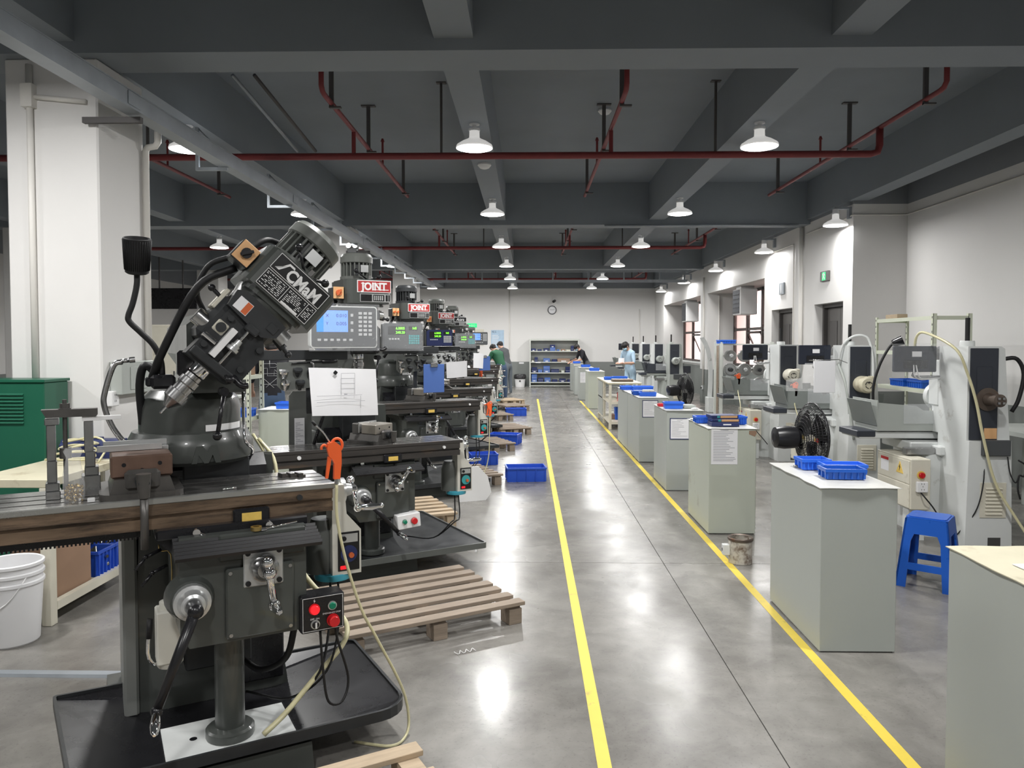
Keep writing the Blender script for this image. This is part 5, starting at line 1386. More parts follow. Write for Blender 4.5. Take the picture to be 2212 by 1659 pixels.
notice(Fr(1.60, 21.799, 0, .5), 'white notice on the end of a far cabinet', .16, .3, None, 8, 6)
single('tape_patch', 'small red-brown patch at the corner of the pale green cabinet', 'sticker', MB().prism([(-.03, -.02), (.02, -.04), (.035, -.01), (.03, .01), (-.03, .01)], -.0015, 0), 'cardboard', Fr(1.93, 6.519, 0, .885))
ZG = .917
# pale green cabinet top
bin_(1.62, 6.98, ZG, 0, 'left blue bin behind the books on the pale green cabinet', .16, .14, .06)
bin_(1.88, 6.86, ZG, 4, 'right blue bin beside the books on the pale green cabinet', .14, .14, .075)
for i, (dx, m1, h_) in enumerate(((0, 'navy', .035), (.01, 'navy', .028), (.005, 'navy', .028))):
    t = thing('hardcover_book', ['lowest', 'middle', 'top'][i] + ' dark blue box-book in the stack on the pale green cabinet', 'book', Fr(1.73 + dx, 6.72 + .03 * i, 2 * i, ZG + .0005 + (.036 * (i > 0)) + .029 * (i > 1)), 'stacked books')
    MB().box(-.12, .12, -.08, .08, 0, h_ - .001, .002).build('cover', m1, t)
    if i: MB().box(-.04, .11, -.0815, -.08, .004, h_ - .005).build('spine_label', 'peach', t); MB().box(-.07, -.045, -.0815, -.08, .004, h_ - .005).build('spine_mark', 'teal', t)
    else: MB().box(-.02, .05, -.0815, -.08, .012, .022).build('spine_text', 'paper', t)
single('folded_cloth', 'folded pale sheet hanging at the left edge of the pale green cabinet', 'cloth', MB().box(-.06, .08, -.1, .1, 0, .006, .002).box(-.07, .02, -.06, .07, .0065, .012, .002), 'paper', Fr(1.63, 7.2, 8, ZG))
ZH = .902
bin_(1.66, 8.66, ZH, -2, 'blue bin on the cabinet behind the pale green one', .21, .14, .075, ribs=0)
single('red_box', 'small red box left of the single blue bin', 'box', MB().box(-.05, .04, -.05, .05, 0, .03, .004).box(-.048, .038, -.03, .03, .03, .034), 'red', Fr(1.585, 8.95, 0, ZH))
single('grey_tray', 'flat grey tray on the cabinet behind the pale green one', 'tray', MB().box(-.08, .06, -.1, .1, 0, .03, .004).box(-.07, .05, -.09, .09, .03, .035), 'cabgrey', Fr(1.86, 8.75, 0, ZH))
single('crumpled_tissue', 'crumpled white tissue at the corner of the single-bin cabinet', 'tissue', MB().sphere((0, 0, .012), .02, 8, (1.6, 1, .6)).sphere((.03, .01, .01), .018, 8, (1, 1, .55)).sphere((-.025, -.01, .01), .016, 8, (1.2, 1, .6)), 'paper', Fr(1.87, 8.5, 0, ZH))
ZI = .897
bin_(1.70, 10.75, ZI, -3, 'front blue tray with cream cards on the many-tray cabinet', .22, .16, .055)
bin_(1.62, 10.98, ZI, 0, 'second blue tray on the many-tray cabinet', .2, .16, .055, 'stoolblue')
bin_(1.80, 11.9, ZI, 0, 'large blue tray at the back of the many-tray cabinets', .30, .2, .075)
bin_(1.60, 12.2, ZI, 0, 'small blue tray at the left back of the many-tray cabinets', .2, .2, .06)
single('paper_stack', 'stack of white sheets between the blue trays', 'paper', MB().box(-.13, .13, -.1, .1, 0, .025, .002).box(-.10, .14, -.08, .11, .0255, .035, .002), 'paper', Fr(1.70, 11.35, 0, ZI))
single('card_stack', 'cream cards lying on the front blue tray of the many-tray cabinet', 'cards', MB().box(-.08, .08, -.055, .055, 0, .02, .002).box(-.075, .07, -.05, .06, .0205, .03, .002), 'cream', Fr(1.71, 10.76, 0, ZI + .056))
for i, (y, d) in enumerate(((19.3, 0), (22.2, 5), (26.2, 0))):
    bin_(1.70, y, .937, d, ['blue bin on the greenish far cabinet', 'small blue bin on the third cabinet from the far end', 'blue bin under the hands of the man in the cap'][i], .24, .16, .07)
# open cream rack in the row
t = thing('open_rack', 'open cream steel table rack with red and blue boxes on its shelves', 'rack', Fr(1.55, 14.4), None)
MB().box(-.02, .62, -.02, 2.3, .86, .89, .003).build('rack_top', 'creamdirty', t)
for x in (0, .55):
    for y in (0, 1.1, 2.22):
        MB().box(x, x + .05, y, y + .05, 0, .86, .003).build('leg', 'cream', t)
for z in (.12, .5):
    MB().box(0, .6, .05, 2.22, z, z + .02).box(.05, .55, .005, .045, z - .02, z + .025).build('shelf_board', 'cream', t)
MB().box(.0, .012, 1.3, 2.2, .15, .84).build('side_panel', 'cabgrey', t)
for (x, y, z, m1, lab, L, W, H) in ((1.85, 14.62, .52, 'red', 'red box on the middle shelf of the open cream rack', .22, .25, .17), (1.88, 14.62, .14, 'red', 'red box on the bottom shelf of the open cream rack', .2, .2, .16), (1.83, 14.95, .141, 'binblue', 'blue box on the bottom shelf of the open cream rack', .22, .2, .24), (1.72, 15.0, .141, 'cardboard', 'brown block on the bottom shelf of the open cream rack', .15, .2, .1)):
    single('parts_box', lab, 'box', MB().box(-L / 2, L / 2, -W / 2, W / 2, 0, H, .008).box(-L / 2 - .004, L / 2 + .004, -W / 2 - .004, W / 2 + .004, H - .03, H - .015), m1, Fr(x, y, 0, z))
bin_(1.86, 15.3, .891, 0, 'right blue bin on top of the open cream rack', .28, .2, .08); bin_(1.68, 15.55, .891, 0, 'left blue bin on top of the open cream rack', .2, .2, .06)
single('brown_case', 'brown flat case on top of the open cream rack', 'case', MB().box(-.2, .2, -.15, .15, 0, .05, .006).box(-.03, .03, -.16, -.15, .01, .03), 'rustflange', Fr(1.85, 14.85, 0, .891))

# ---------------------------------------------------------------- stool, can, fans
t = thing('plastic_stool', 'blue plastic stool behind the tall grey cabinet', 'stool', Fr(2.75, 5.20, -38))
st = MB(); a, b = .125, .165; z0, z1 = 0, .47
def taper(z): return b - (b - a) * (z / .47)
st.box(-.115, .115, -.115, .115, .45, .47, .012)
for sgn in (-1, 1):
    pass
prof = []
m = MB(); n = 4
T_, B_ = .128, .178
def pt(u, z): return (T_ + (B_ - T_) * (1 - z / .46)) * u
for k in range(4):
    Rk = Matrix.Rotation(R(90 * k), 4, 'Z')
    for th, inset in ((0, 0),):
        polys = [
            [(-1, 0), (-.62, 0), (-.62, .36), (-1, .36)], [(.62, 0), (1, 0), (1, .36), (.62, .36)],
            [(-1, .36), (1, .36), (1, .46), (-1, .46)], [(-.62, .31), (-.5, .36), (-.62, .36)], [(.62, .31), (.62, .36), (.5, .36)], [(-.62, .12), (.62, .12), (.62, .165), (-.62, .165)]]
        for P in polys:
            o_ = [Rk @ Vector((pt(u, z), -pt(1, z), z)) for u, z in P]
            i_ = [Rk @ Vector((pt(u, z), -pt(1, z) + .012, z)) for u, z in P]
            q = len(P)
            m.add([tuple(v) for v in o_ + i_], [tuple(range(q)), tuple(range(q, 2 * q))[::-1]] + [((i + 1) % q, i, q + i, q + (i + 1) % q) for i in range(q)])
m.build('legs_and_skirt', 'stoolblue', t)
st = MB().prism(rrect(-.128, .128, -.128, .128, .03), .452, .468, 'z').prism(rrect(-.115, .115, -.115, .115, .03), .468, .474, 'z'); st.build('seat', 'stoolblue', t)
t = thing('rusty_pot', 'rusty white metal pot with a side lug on the yellow line', 'pot', Fr(1.60, 5.68))
MB().lathe([(.083, 0), (.086, .004), (.086, .17), (.09, .175), (.09, .188), (.083, .19), (.075, .185), (.075, .02), (.001, .018)], n=28).build('pot_wall', 'rustcan', t)
MB().lathe([(.089, .170), (.094, .176), (.094, .19), (.089, .196), (.074, .19)], n=28, caps=False).build('pot_rim', 'rustflange', t)
MB().box(-.135, -.083, -.025, .025, .06, .14, .004).build('lug', 'castwhite', t); MB().cyl((-.137, 0, .10), (-.134, 0, .10), .012, n=10).build('lug_bolt', 'blackpaint', t)
def fan(fr, label, az, hz=.98, r=.235):
    t = thing('floor_fan', label, 'fan', fr, 'black pedestal fans')
    MB().lathe([(.235, 0), (.235, .02), (.20, .05), (.05, .065), (.03, .08)], n=32).build('fan_base', 'blackpaint', t)
    MB().cyl((0, 0, .07), (0, 0, hz - .05), .018, n=12).build('pole', 'blackpaint', t)
    T = Matrix.Translation((0, 0, hz)) @ Matrix.Rotation(R(az), 4, 'Z') @ Matrix.Rotation(R(90), 4, 'Y')   # local z = blowing direction
    MB(T).lathe([(.03, -.27), (.07, -.26), (.08, -.2), (.075, -.12), (.05, -.09)], n=24).build('motor_housing', 'blackpaint', t)
    MB().box(-.03, .03, -.03, .03, hz - .12, hz - .03, .01).build('tilt_joint', 'blackpaint', t)
    cg = MB(T)
    def ringz(rr, z, th): cg.tube([(rr * math.cos(2 * PI * i / 40), rr * math.sin(2 * PI * i / 40), z) for i in range(41)], th, n=4)
    ringz(r, 0, .006)
    for k in range(1, 11):
        rr = r * k / 11.; ringz(rr, .075 * math.cos(rr / r * PI / 2) ** .6, .0022); ringz(rr, -.085 * math.cos(rr / r * PI / 2) ** .6, .0022)
    for i in range(72):
        a = 2 * PI * i / 72
        for sgn, dep in ((1, .075), (-1, -.085)):
            cg.tube([(rr * math.cos(a), rr * math.sin(a), dep * math.cos(rr / r * PI / 2) ** .6) for rr in [r * q / 5 for q in range(1, 5)] + [r * .999]], .0016, n=4)
    o_ = cg.build('fan_cage', 'blackpaint', t)
    MB(T).lathe([(.001, .082), (.05, .08), (.05, .068)], n=20, caps=False).build('cage_badge', 'blackpaint', t)
    for i in range(3):
        B = T @ Matrix.Rotation(2 * PI * i / 3, 4, 'Z')
        v = []; n_ = 5
        for j in range(n_ + 1):
            for k in range(n_ + 1):
                rr = .03 + .17 * j / n_; a = -.5 + 1.1 * k / n_
                v.append((rr * math.cos(a), rr * math.sin(a), .03 * (k / n_ - .5)))
        f = [(j * (n_ + 1) + k, j * (n_ + 1) + k + 1, (j + 1) * (n_ + 1) + k + 1, (j + 1) * (n_ + 1) + k) for j in range(n_) for k in range(n_)]
        nv = len(v); v += [(a, b, c - .003) for a, b, c in v]; f += [tuple(q + nv for q in g)[::-1] for g in f]
        MB(B).add(v, f, True).build('fan_blade', 'rubber', t)
fan(Fr(1.96, 5.25), 'black pedestal fan between the tall grey cabinet and the pale green cabinet', 5, 1.0)
fan(Fr(2.22, 10.7), 'black pedestal fan beyond the many-tray cabinet', 15)

# ---------------------------------------------------------------- surface grinders
def grinder(fr, label, o):
    t = thing('surface_grinder', label, 'grinding machine', fr, 'surface grinders in a row')
    wm, gm = o.get('w', 'grindwhite'), o.get('g', 'grindgrey')
    # column
    MB().prism([(-.15, 0), (.22, 0), (.20, .87), (-.13, .87)], -.04, .42).build('column_base', wm, t)
    MB().prism([(-.13, .87), (.13, .87), (.13, 1.62), (-.13, 1.62)], .0, .42).build('column', wm, t)
    MB().prism([(.13, .87), (.21, .87), (.16, 1.60), (.13, 1.62)], .0, .40).build('column_wing', wm, t)
    MB().box(-.115, .105, -.012, .0, .875, 1.605, .003).box(-.065, .055, -.018, -.012, 1.18, 1.46, .003).build('dark_panel', 'grinddark', t)
    MB().box(-.04, .18, -.075, -.04, .755, .88, .006).build('vent_box', 'panelgrey', t)
    lp = MB().box(-.04, .165, -.048, -.04, .26, .54, .002).build('louver_plate', 'cream', t)
    for i in range(8):
        MB().prism([(0, 0), (-.012, .003), (0, .014)], .0, .13, 'x').build('louver', 'cream', lp, (0, -.048, .285 + i * .029))
    MB().box(.03, .13, -.0415, -.04, .02, .10).build('lift_hole', 'joint', t)
    MB().lathe([(.055, 1.62), (.055, 1.655), (.05, 1.665)], (-.07, .12, 0), n=24).build('cap', wm, t)
    MB().cyl((-.07, .12, 1.66), (-.07, .12, 1.85), .018, n=14).build('lift_screw', 'rubber', t)
    # spindle end
    z = 1.20
    if o.get('motor'):
        MB().lathe([(.085, 0), (.09, .02), (.09, .17), (.078, .19), (.07, .2)], (.0, -.01, z), (0, -1, 0), 28).build('spindle_motor', o.get('mm', 'cream'), t)
        for i in range(4):
            MB().box(-.008, .008, -.2165, -.21, z + .02, z + .035).build('motor_vent', 'blackpaint', t) if i == 0 else None
        for i in range(4):
            a = R(90 * i + 20); MB().tube([(.035 * math.cos(a + q), -.211, z + .035 * math.sin(a + q)) for q in (0, .4, .8, 1.2)], .004, n=5).build('motor_vent', 'blackpaint', t)
        MB().box(.06, .12, -.12, -.03, z + .02, z + .09, .01).build('terminal_box', o.get('mm', 'cream'), t)
    else:
        MB().lathe([(.092, 0), (.092, .015), (.05, .02), (.042, .12), (.05, .125), (.05, .17), (.03, .175)], (.02, -.01, z), (0, -1, 0), 28).build('spindle_flange', 'rustflange', t)
        for i in range(4):
            a = R(45 + 90 * i); MB().box(.02 + .025 * math.cos(a) - .01, .02 + .025 * math.cos(a) + .01, -.2, -.18, z + .025 * math.sin(a) - .01, z + .025 * math.sin(a) + .01, .002).build('hub_jaw', 'steel', t)
    # base, saddle, table
    MB().prism(rrect(-.27, .32, .36, .98, .09), 0, .72, 'z', True).build('pedestal', wm, t)
    MB().box(-.36, .38, .42, .95, .72, .80, .01).box(-.18, .12, .30, .45, .70, .78, .01).build('saddle', wm, t)
    MB().box(-.42, .0, .36, .44, .70, .76, .006).build('cross_slide', 'steel', t)
    MB().box(-.10, .05, .30, .46, .70, .84, .012).build('slide_cover', wm, t)
    MB().box(-.74, .50, .55, .92, .815, .875, .006).build('table', wm, t)
    MB().box(-.76, -.60, .54, .93, .83, .884, .006).build('table_end', 'grinddark', t)
    # splash pan
    v = [(-.50, .52, .885), (.50, .52, .885), (.50, .96, .885), (-.50, .96, .885)]
    pn = MB()
    pn.box(-.60, .50, .52, .96, .885, .93)
    pn.prism([(-.60, .93), (.50, .93), (.50, 1.06), (-.20, 1.06), (-.26, 1.10), (-.60, 1.13)], .52, .528)
    pn.prism([(.52, .93), (.96, .93), (1.0, 1.15), (.50, 1.15)], -.608, -.60, 'x')
    pn.build('splash_pan', o.get('pan', gm), t)
    MB(Matrix.Translation((-.605, .74, .93)) @ Matrix.Rotation(R(-16), 4, 'Y')).box(-.006, 0, -.24, .24, 0, .22, .002).build('pan_end', gm, t)
    MB().box(-.15, .48, .528, .96, .93, .96).build('magnetic_chuck', 'steel', t)
    # wheel head behind the column, guard
    MB().box(-.13, .10, .42, .60, 1.10, 1.36, .02).lathe([(.12, .0), (.12, .06)], (-.02, .60, 1.18), (0, 1, 0), 28).build('wheel_head', wm, t)
    MB(Matrix.Translation((-.22, .5, .95))).box(-.16, .12, 0, .004, 0, .17).build('clear_guard', 'film', t)
    # control cabinet
    if o.get('box', True):
        cb = MB().box(-.47, -.31, .18, .78, .27, .69, .006).build('control_cabinet', 'cream', t)
        MB().box(-.475, -.47, .20, .76, .48, .67, .002).box(-.475, -.47, .20, .76, .28, .47, .002).build('cabinet_door', 'cream', cb)
        s_ = MB().prism([(.30, .55), (.42, .55), (.36, .65)], -.4775, -.475, 'x').build('warning_sign', 'stickeryellow', cb)
        MB().prism([(.352, .625), (.372, .597), (.36, .597), (.366, .567), (.347, .602), (.358, .602)], -.479, -.4775, 'x').build('warning_bolt', 'blackpaint', s_)
        MB().box(-.4765, -.475, .56, .70, .53, .65).build('info_sheet', 'paper', cb); MB().box(-.4775, -.4765, .56, .70, .625, .65).build('info_band', 'red', cb)
        MB().cyl((-.39, .172, .56), (-.39, .18, .56), .034, n=20).build('switch_plate', 'stickeryellow', cb)
        MB().cyl((-.39, .15, .56), (-.39, .173, .56), .024, n=18, bev=.003).box(-.396, -.384, .14, .152, .54, .58, .002).build('main_switch', 'red', cb)
        sk = MB().box(-.435, -.345, .145, .18, .42, .51, .006).build('socket', 'whiteplastic', cb)
        for (a, b) in ((-.402, .487), (-.382, .487), (-.392, .465), (-.402, .44), (-.382, .44)):
            MB().box(a, a + .004, .1445, .145, b, b + .01).build('socket_slot', 'blackpaint', sk)
        MB().tube([(-.40, .16, .42), (-.38, .12, .38), (-.30, .16, .30), (-.2, .25, .2)], .006, n=6, k=4).build('cord', 'rubber', cb)
        MB().box(-.45, -.32, .25, .35, .0, .27).build('cabinet_stand', wm, cb)
    # readout with its back to the walkway
    if o.get('dro', True):
        MB().box(-.52, -.16, .40, .44, 1.40, 1.62, .008).build('readout_back', 'paneldark', t)
        MB().box(-.37, -.29, .397, .40, 1.53, 1.575).build('readout_label', 'paper', t)
        MB().box(-.44, -.24, .392, .40, 1.43, 1.50, .003).build('readout_sockets', 'blackpaint', t)
        MB().tube([(-.34, .42, 1.40), (-.34, .42, 1.36), (-.15, .42, 1.36), (.0, .40, 1.37)], .012, n=8, k=3).build('readout_arm', 'steel', t)
        MB().tube([(-.34, .39, 1.46), (-.33, .37, 1.38), (-.28, .40, 1.345), (-.1, .40, 1.35), (.02, .38, 1.34), (-.02, .36, 1.0), (.0, .34, .8)], .005, n=6, k=5).tube([(-.36, .39, 1.46), (-.36, .37, 1.37), (-.28, .41, 1.335), (-.1, .41, 1.34), (-.06, .36, 1.2)], .005, n=6, k=5).build('readout_cables', 'whiteplastic', t)
        if o.get('film'):
            rn = random.Random(2); m = MB(); v = []; f = []; n_ = 7
            for j in range(n_ + 1):
                for i in range(n_ + 1): v.append((-.545 + .41 * i / n_, .375 + rn.uniform(0, .012), 1.35 + .29 * j / n_))
            for j in range(n_):
                for i in range(n_): f.append((j * (n_ + 1) + i, j * (n_ + 1) + i + 1, (j + 1) * (n_ + 1) + i + 1, (j + 1) * (n_ + 1) + i))
            m.add(v, f, True).box(-.545, -.135, .375, .46, 1.635, 1.637).build('plastic_cover', 'film', t)
    MB().lathe([(.07, 0), (.088, .002), (.088, .018), (.07, .02)], (-.06, .52, 1.53), (-1, 0, 0), 28).box(-.09, .0, .5, .54, 1.50, 1.56, .004).build('handwheel', 'steel', t)
    MB().box(-.12, -.04, .42, .55, .88, 1.5, .006).build('wheel_column', wm, t)
    if o.get('hose'):
        MB().tube([(-.30, .5, 1.55), (-.31, .45, 1.70), (-.28, .35, 1.73), (-.24, -.02, 1.60), (-.17, -.07, 1.40), (-.11, -.09, 1.18), (-.06, -.10, .92), (.04, -.10, .56), (.17, -.13, .31), (.33, -.2, .05), (.5, -.2, .02)], .011, n=8, k=6).build('coolant_hose', 'hoseclear', t)
        MB().tube([(.16, .02, 1.52), (.24, -.02, 1.52), (.29, -.03, 1.40), (.26, -.02, 1.2), (.22, .0, 1.1)], .016, n=8, k=5).build('cable_loop', 'rubber', t)
        MB().tube([(.02, .1, .98), (.0, -.02, .7), (-.03, -.06, .5), (-.08, -.05, .3), (-.16, .05, .1)], .005, n=6, k=5).build('mains_cord', 'rubber', t)
        MB().tube([(.16, -.06, .75), (.17, -.08, .62), (.2, -.1, .55), (.24, -.08, .6)], .005, n=6, k=5).tube([(.25, -.05, .72), (.3, -.06, .68), (.28, -.08, .6), (.24, -.08, .6), (.22, -.1, .5), (.24, -.1, .42)], .007, n=6, k=5).build('plug_cord', 'rubber', t)
        MB().box(.0, .10, -.0135, -.012, .885, .97).build('orange_tag', 'peach', t)
    elif o.get('arch'):
        MB().tube([(-.16, .2, 1.40), (-.15, .1, 1.62), (-.05, .05, 1.72), (.08, .02, 1.70), (.13, .0, 1.5), (.13, -.02, 1.2)], .014, n=8, k=6).build('air_hose', 'castwhite', t)
        MB().tube([(-.16, .2, 1.42), (-.14, .05, 1.2), (-.12, -.03, .9), (-.08, -.05, .6)], .014, n=8, k=5).build('grey_hose', 'cabgrey', t)
    return t
grinder(Fr(3.63, 6.10), 'nearest surface grinder, readout wrapped in film, bare rusty spindle flange', dict(film=True, hose=True, pan='cabgrey'))
grinder(Fr(3.62, 8.32), 'second surface grinder with stained cream spindle motor', dict(motor=True, arch=True, mm='creamdirty'))
grinder(Fr(3.63, 10.62), 'third surface grinder with clean cream spindle motor, by the flange rack', dict(motor=True, w='grindwhite'))
for i, y in enumerate((18.7, 20.95, 23.2, 25.45)):
    grinder(Fr(3.62, y), ['far surface grinder with dark pan and grey motor, nearest the window fan', 'second of the far surface grinders, behind the dark-pan one', 'third of the far surface grinders, behind the man in light blue', 'last surface grinder, by the far wall'][i],
            dict(motor=True, mm='cabgrey', g='grinddark' if i == 0 else 'grindgrey', dro=i == 3, box=False, w='cabgrey' if i == 0 else 'grindwhite'))
# hanging folder and clear guard at the third grinder
t = thing('paper_folder', 'white paper pad hanging on a wire between the two middle grinders', 'paper', Fr(3.08, 7.92, 0, 1.13))
MB().box(-.11, .11, 0, .008, 0, .33, .002).build('pad', 'paper', t); MB().tube([(-.16, .004, .335), (.14, .004, .345), (.38, .36, .30)], .005, n=6).build('hanging_wire', 'steel', t)
single('clear_splash_guard', 'clear bent plastic splash guard left of the hanging paper pad', 'splash guard', MB().prism([(-.2, 0), (.12, 0), (.12, .3), (.0, .3), (-.04, .14), (-.2, .12)], 0, .005), 'bag', Fr(2.98, 8.2, 0, 1.13))
for fr, lab, s_ in ((Fr(3.10, 8.85, 0, 1.03), 'orange air gun on the second grinder pan', 1), (Fr(3.08, 11.15, 0, 1.04), 'orange air gun on the third grinder pan', 1)):
    air_gun(fr, lab, [(0, 0, -.02), (-.005, -.02, -.1), (-.03, -.25, -.3), (-.06, -.35, -.6), (-.05, -.4, -.95)])
# gooseneck lamp on the nearest grinder
t = thing('work_lamp', 'black gooseneck lamp left of the film-wrapped readout', 'lamp', Fr(3.22, 7.1, 0, .93))
MB().box(-.04, .04, -.04, .04, 0, .05, .008).build('lamp_base', 'blackpaint', t)
MB().tube([(0, 0, .04), (-.01, 0, .3), (.04, 0, .5), (.12, 0, .66), (.17, 0, .72)], .013, n=8, k=5).build('gooseneck', 'rubber', t)
MB().lathe([(.03, 0), (.036, .02), (.046, .09), (.042, .09)], (.16, 0, .71), (.8, -.3, .35), 18).build('lamp_head', 'blackpaint', t)
# rack of wheel flanges
t = thing('flange_rack', 'pale frame rack holding round wheel flanges behind the third grinder', 'rack', Fr(3.08, 12.2))
for x in (0, .92):
    MB().box(x, x + .05, 0, .05, 0, 1.66, .003).box(x, x + .05, .35, .40, 0, 1.66, .003).build('post', 'rackgrey', t)
for z in (.98, 1.22, 1.44, 1.62, .35):
    MB().box(.05, .92, .02, .05, z - .012, z + .012).build('rail', 'rackgrey', t)
MB().box(0, .97, 0, .4, .30, .33).build('shelf_board', 'rackgrey', t)
MB().box(-.05, -.02, 0, .03, 0, 1.6).build('side_bar', 'wood', t)
for r_, z in enumerate((1.44, 1.22, 1.0)):
    for c in range(4):
        x = 3.08 + .15 + c * .225
        w_ = thing('wheel_flange', 'round steel wheel flange, %s row, %s from the left on the rack' % (['top', 'middle', 'bottom'][r_], ['first', 'second', 'third', 'fourth'][c]), 'flange', Fr(x, 12.19, 0, z), 'wheel flanges on the rack')
        k = [.09, .1, .1, .095][(c + r_) % 4]
        MB().lathe([(k * .92, 0), (k, .004), (k, .075), (k * .82, .076), (k * .8, .062), (.035, .062)], (0, 0, 0), (0, -1, 0), 28).build('flange_disc', ['flange', 'steel', 'rustflange', 'flange'][(c * 3 + r_) % 4], w_)
        MB().lathe([(.022, .12), (.032, .115), (.032, .09)], (0, 0, 0), (0, -1, 0), 16).build('flange_hub', 'milldark' if (c + r_) % 2 else 'alum', w_)
bin_(3.2, 12.3, 1.633, 0, 'blue bin on top of the flange rack', .25, .2, .06)
# wall shelf
slotted_rack(Fr(4.17, 9.2, -90), 'tall cream slotted shelf against the right wall', 1.3, .40, 1.95, (.15, .62, 1.15, 1.55, 1.92), group=None)
MB_ = single('shelf_board_pack', 'brown wooden board lying on top of the tall cream shelf', 'board', MB().box(-.06, .06, -.14, .14, 0, .05, .003).box(-.055, .055, -.141, .141, .02, .022), 'woodpale', Fr(4.3, 8.95, 0, 1.927))
bin_(4.33, 8.75, 1.157, 90, 'blue bin on the middle shelf of the tall cream shelf', .3, .22, .08, 'stoolblue')
bin_(4.33, 8.35, 1.157, 90, 'darker blue bin beside it on the middle shelf of the tall cream shelf', .3, .22, .08, 'stoolblue')
bin_(4.33, 8.8, .627, 90, 'blue bin on the lower shelf of the tall cream shelf', .3, .22, .1, 'stoolblue')
# side bench at the right edge
t = thing('steel_bench', 'grey steel bench at the right edge behind the nearest grinder', 'bench', Fr(4.5, 6.6))
MB().box(0, .6, 0, 1.2, .78, .83, .004).build('bench_top', 'cabgrey', t)
for x in (0, .54):
    for y in (0, 1.14): MB().box(x, x + .06, y, y + .06, 0, .78, .003).build('leg', 'cabgrey', t)
single('plastic_shield', 'smoky clear shield standing on the grey steel bench', 'shield', MB().prism([(-.11, .0), (.09, .0), (.14, .42), (-.12, .42)], -.004, .004), 'bag', Fr(4.66, 6.75, 0, .831))
# air coolers in the bays, curved panel
for i, (y, lab) in enumerate(((17.5, 'white air cooler box hanging in the nearer window bay'), (23.4, 'white air cooler box hanging in the farther window bay'))):
    t = thing('air_cooler', lab, 'air cooler', Fr(4.86, y, 0, 2.29), 'air coolers')
    MB().box(0, .40, 0, .62, 0, .60, .02).box(.05, .35, .1, .5, .6, .655).build('cooler_case', 'whiteplastic', t)
    gr = MB().box(-.006, 0, .03, .59, .03, .57).build('grille', 'grinddark', t)
    for k in range(5): MB().box(-.02, -.006, .05, .57, .07 + k * .1, .075 + k * .1).build('grille_fin', 'panelgrey', gr)
v = []; f = []; n_ = 14
cp = MB()
pts = [(-.10, 1.78), (-.03, 1.68), (.05, 1.5), (.10, 1.25), (.12, 1.0), (.12, .7), (.10, .35)]
sh = [(a, b) for a, b in pts] + [(a - .10, b - .02) for a, b in pts[::-1]]
single('curved_panel', 'white curved plastic panel standing by the window pier', 'panel', MB().prism(sh, -.02, .02).box(-.02, .12, -.15, .15, 0, .36, .01), 'castwhite', Fr(4.28, 18.1))
t = thing('wall_socket', 'white wall socket with plug on the pier by the window', 'socket', Fr(XA - .001, 20.75, 90, .38))
MB().box(-.06, .06, 0, .03, 0, .1, .004).build('socket_case', 'whiteplastic', t); MB().box(-.02, .02, .03, .06, .02, .06, .004).build('plug', 'blackpaint', t)
# ================================================================ far end of the hall
t = thing('steel_shelving', 'pale green steel shelving unit against the far wall', 'shelf', Fr(.08, 28.14))
W_, D_, H_ = 1.84, .42, 1.79
MB().box(0, .05, 0, D_, 0, H_, .003).box(W_ - .05, W_, 0, D_, 0, H_, .003).box(.05, W_ - .05, 0, D_, H_ - .07, H_, .003).build('frame', 'rackgrey', t)
MB().box(.05, W_ - .05, D_ - .02, D_, .0, H_ - .07).build('back_panel', 'rackgrey', t)
for z in (1.34, .937, .54, .19, .06):
    MB().box(.05, W_ - .05, .0, D_ - .02, z - .035, z, .002).build('shelf_board', 'rackgrey', t)
rows = {1.34: ('top', [(.0, .18, .09, 'navy'), (.24, .16, .06, 'navy'), (.46, .2, .10, 'navy'), (.70, .2, .13, 'clipblue'), (.71, .18, .24, 'navy'), (.95, .1, .06, 'clipblue'), (1.12, .14, .07, 'cardboard'), (1.30, .16, .05, 'cream'), (1.48, .24, .19, 'navy')]),
        .937: ('second', [(.02, .09, .05, 'cream'), (.13, .12, .17, 'navy'), (.46, .24, .13, 'clipblue'), (.78, .18, .09, 'navy'), (.98, .46, .12, 'cardboard'), (1.46, .12, .07, 'navy'), (1.60, .15, .13, 'navy')]),
        .54: ('third', [(.03, .2, .19, 'navy'), (.26, .16, .11, 'clipblue'), (.46, .24, .24, 'clipblue'), (.74, .3, .12, 'navy'), (1.12, .12, .08, 'cabgreen'), (1.28, .28, .21, 'navy')]),
        .19: ('bottom', [(.02, .2, .28, 'clipblue'), (.26, .2, .15, 'navy'), (.5, .22, .16, 'clipblue'), (.78, .2, .09, 'navy'), (1.05, .24, .12, 'navy'), (1.35, .28, .09, 'navy')])}
onm = ['first', 'second', 'third', 'fourth', 'fifth', 'sixth', 'seventh', 'eighth', 'ninth']
cn = {'navy': 'dark blue', 'clipblue': 'mid blue', 'cardboard': 'brown', 'cream': 'cream', 'cabgreen': 'pale green'}
for z, (rn_, L) in rows.items():
    for i, (x, w, h, m_) in enumerate(L):
        if m_ == 'navy' and h > .2 and rn_ == 'top': yy, zz, hh = .03, z + .131, .10
        else: yy, zz, hh = .02, z, h
        b = thing('tool_case', '%s tool case, %s from the left on the %s shelf of the far unit' % (cn[m_], onm[i], rn_), 'case', Fr(.08 + .06 + x, 28.14 + yy, 0, zz + .0005), 'tool cases on the far shelves')
        MB().box(0, w, 0, .28, 0, hh - .001, .006).build('case_shell', m_, b)
        k = max(1, int(hh / .055))
        for q in range(1, k): MB().box(.0, w, -.003, 0, hh * q / k - .003, hh * q / k + .003).build('seam', 'keywhite' if q % 2 else 'milldark', b)
        if i % 2 == 0: MB().box(w * .3, w * .7, -.004, -.001, hh * .1, hh * .1 + .028).build('case_label', 'paper', b)
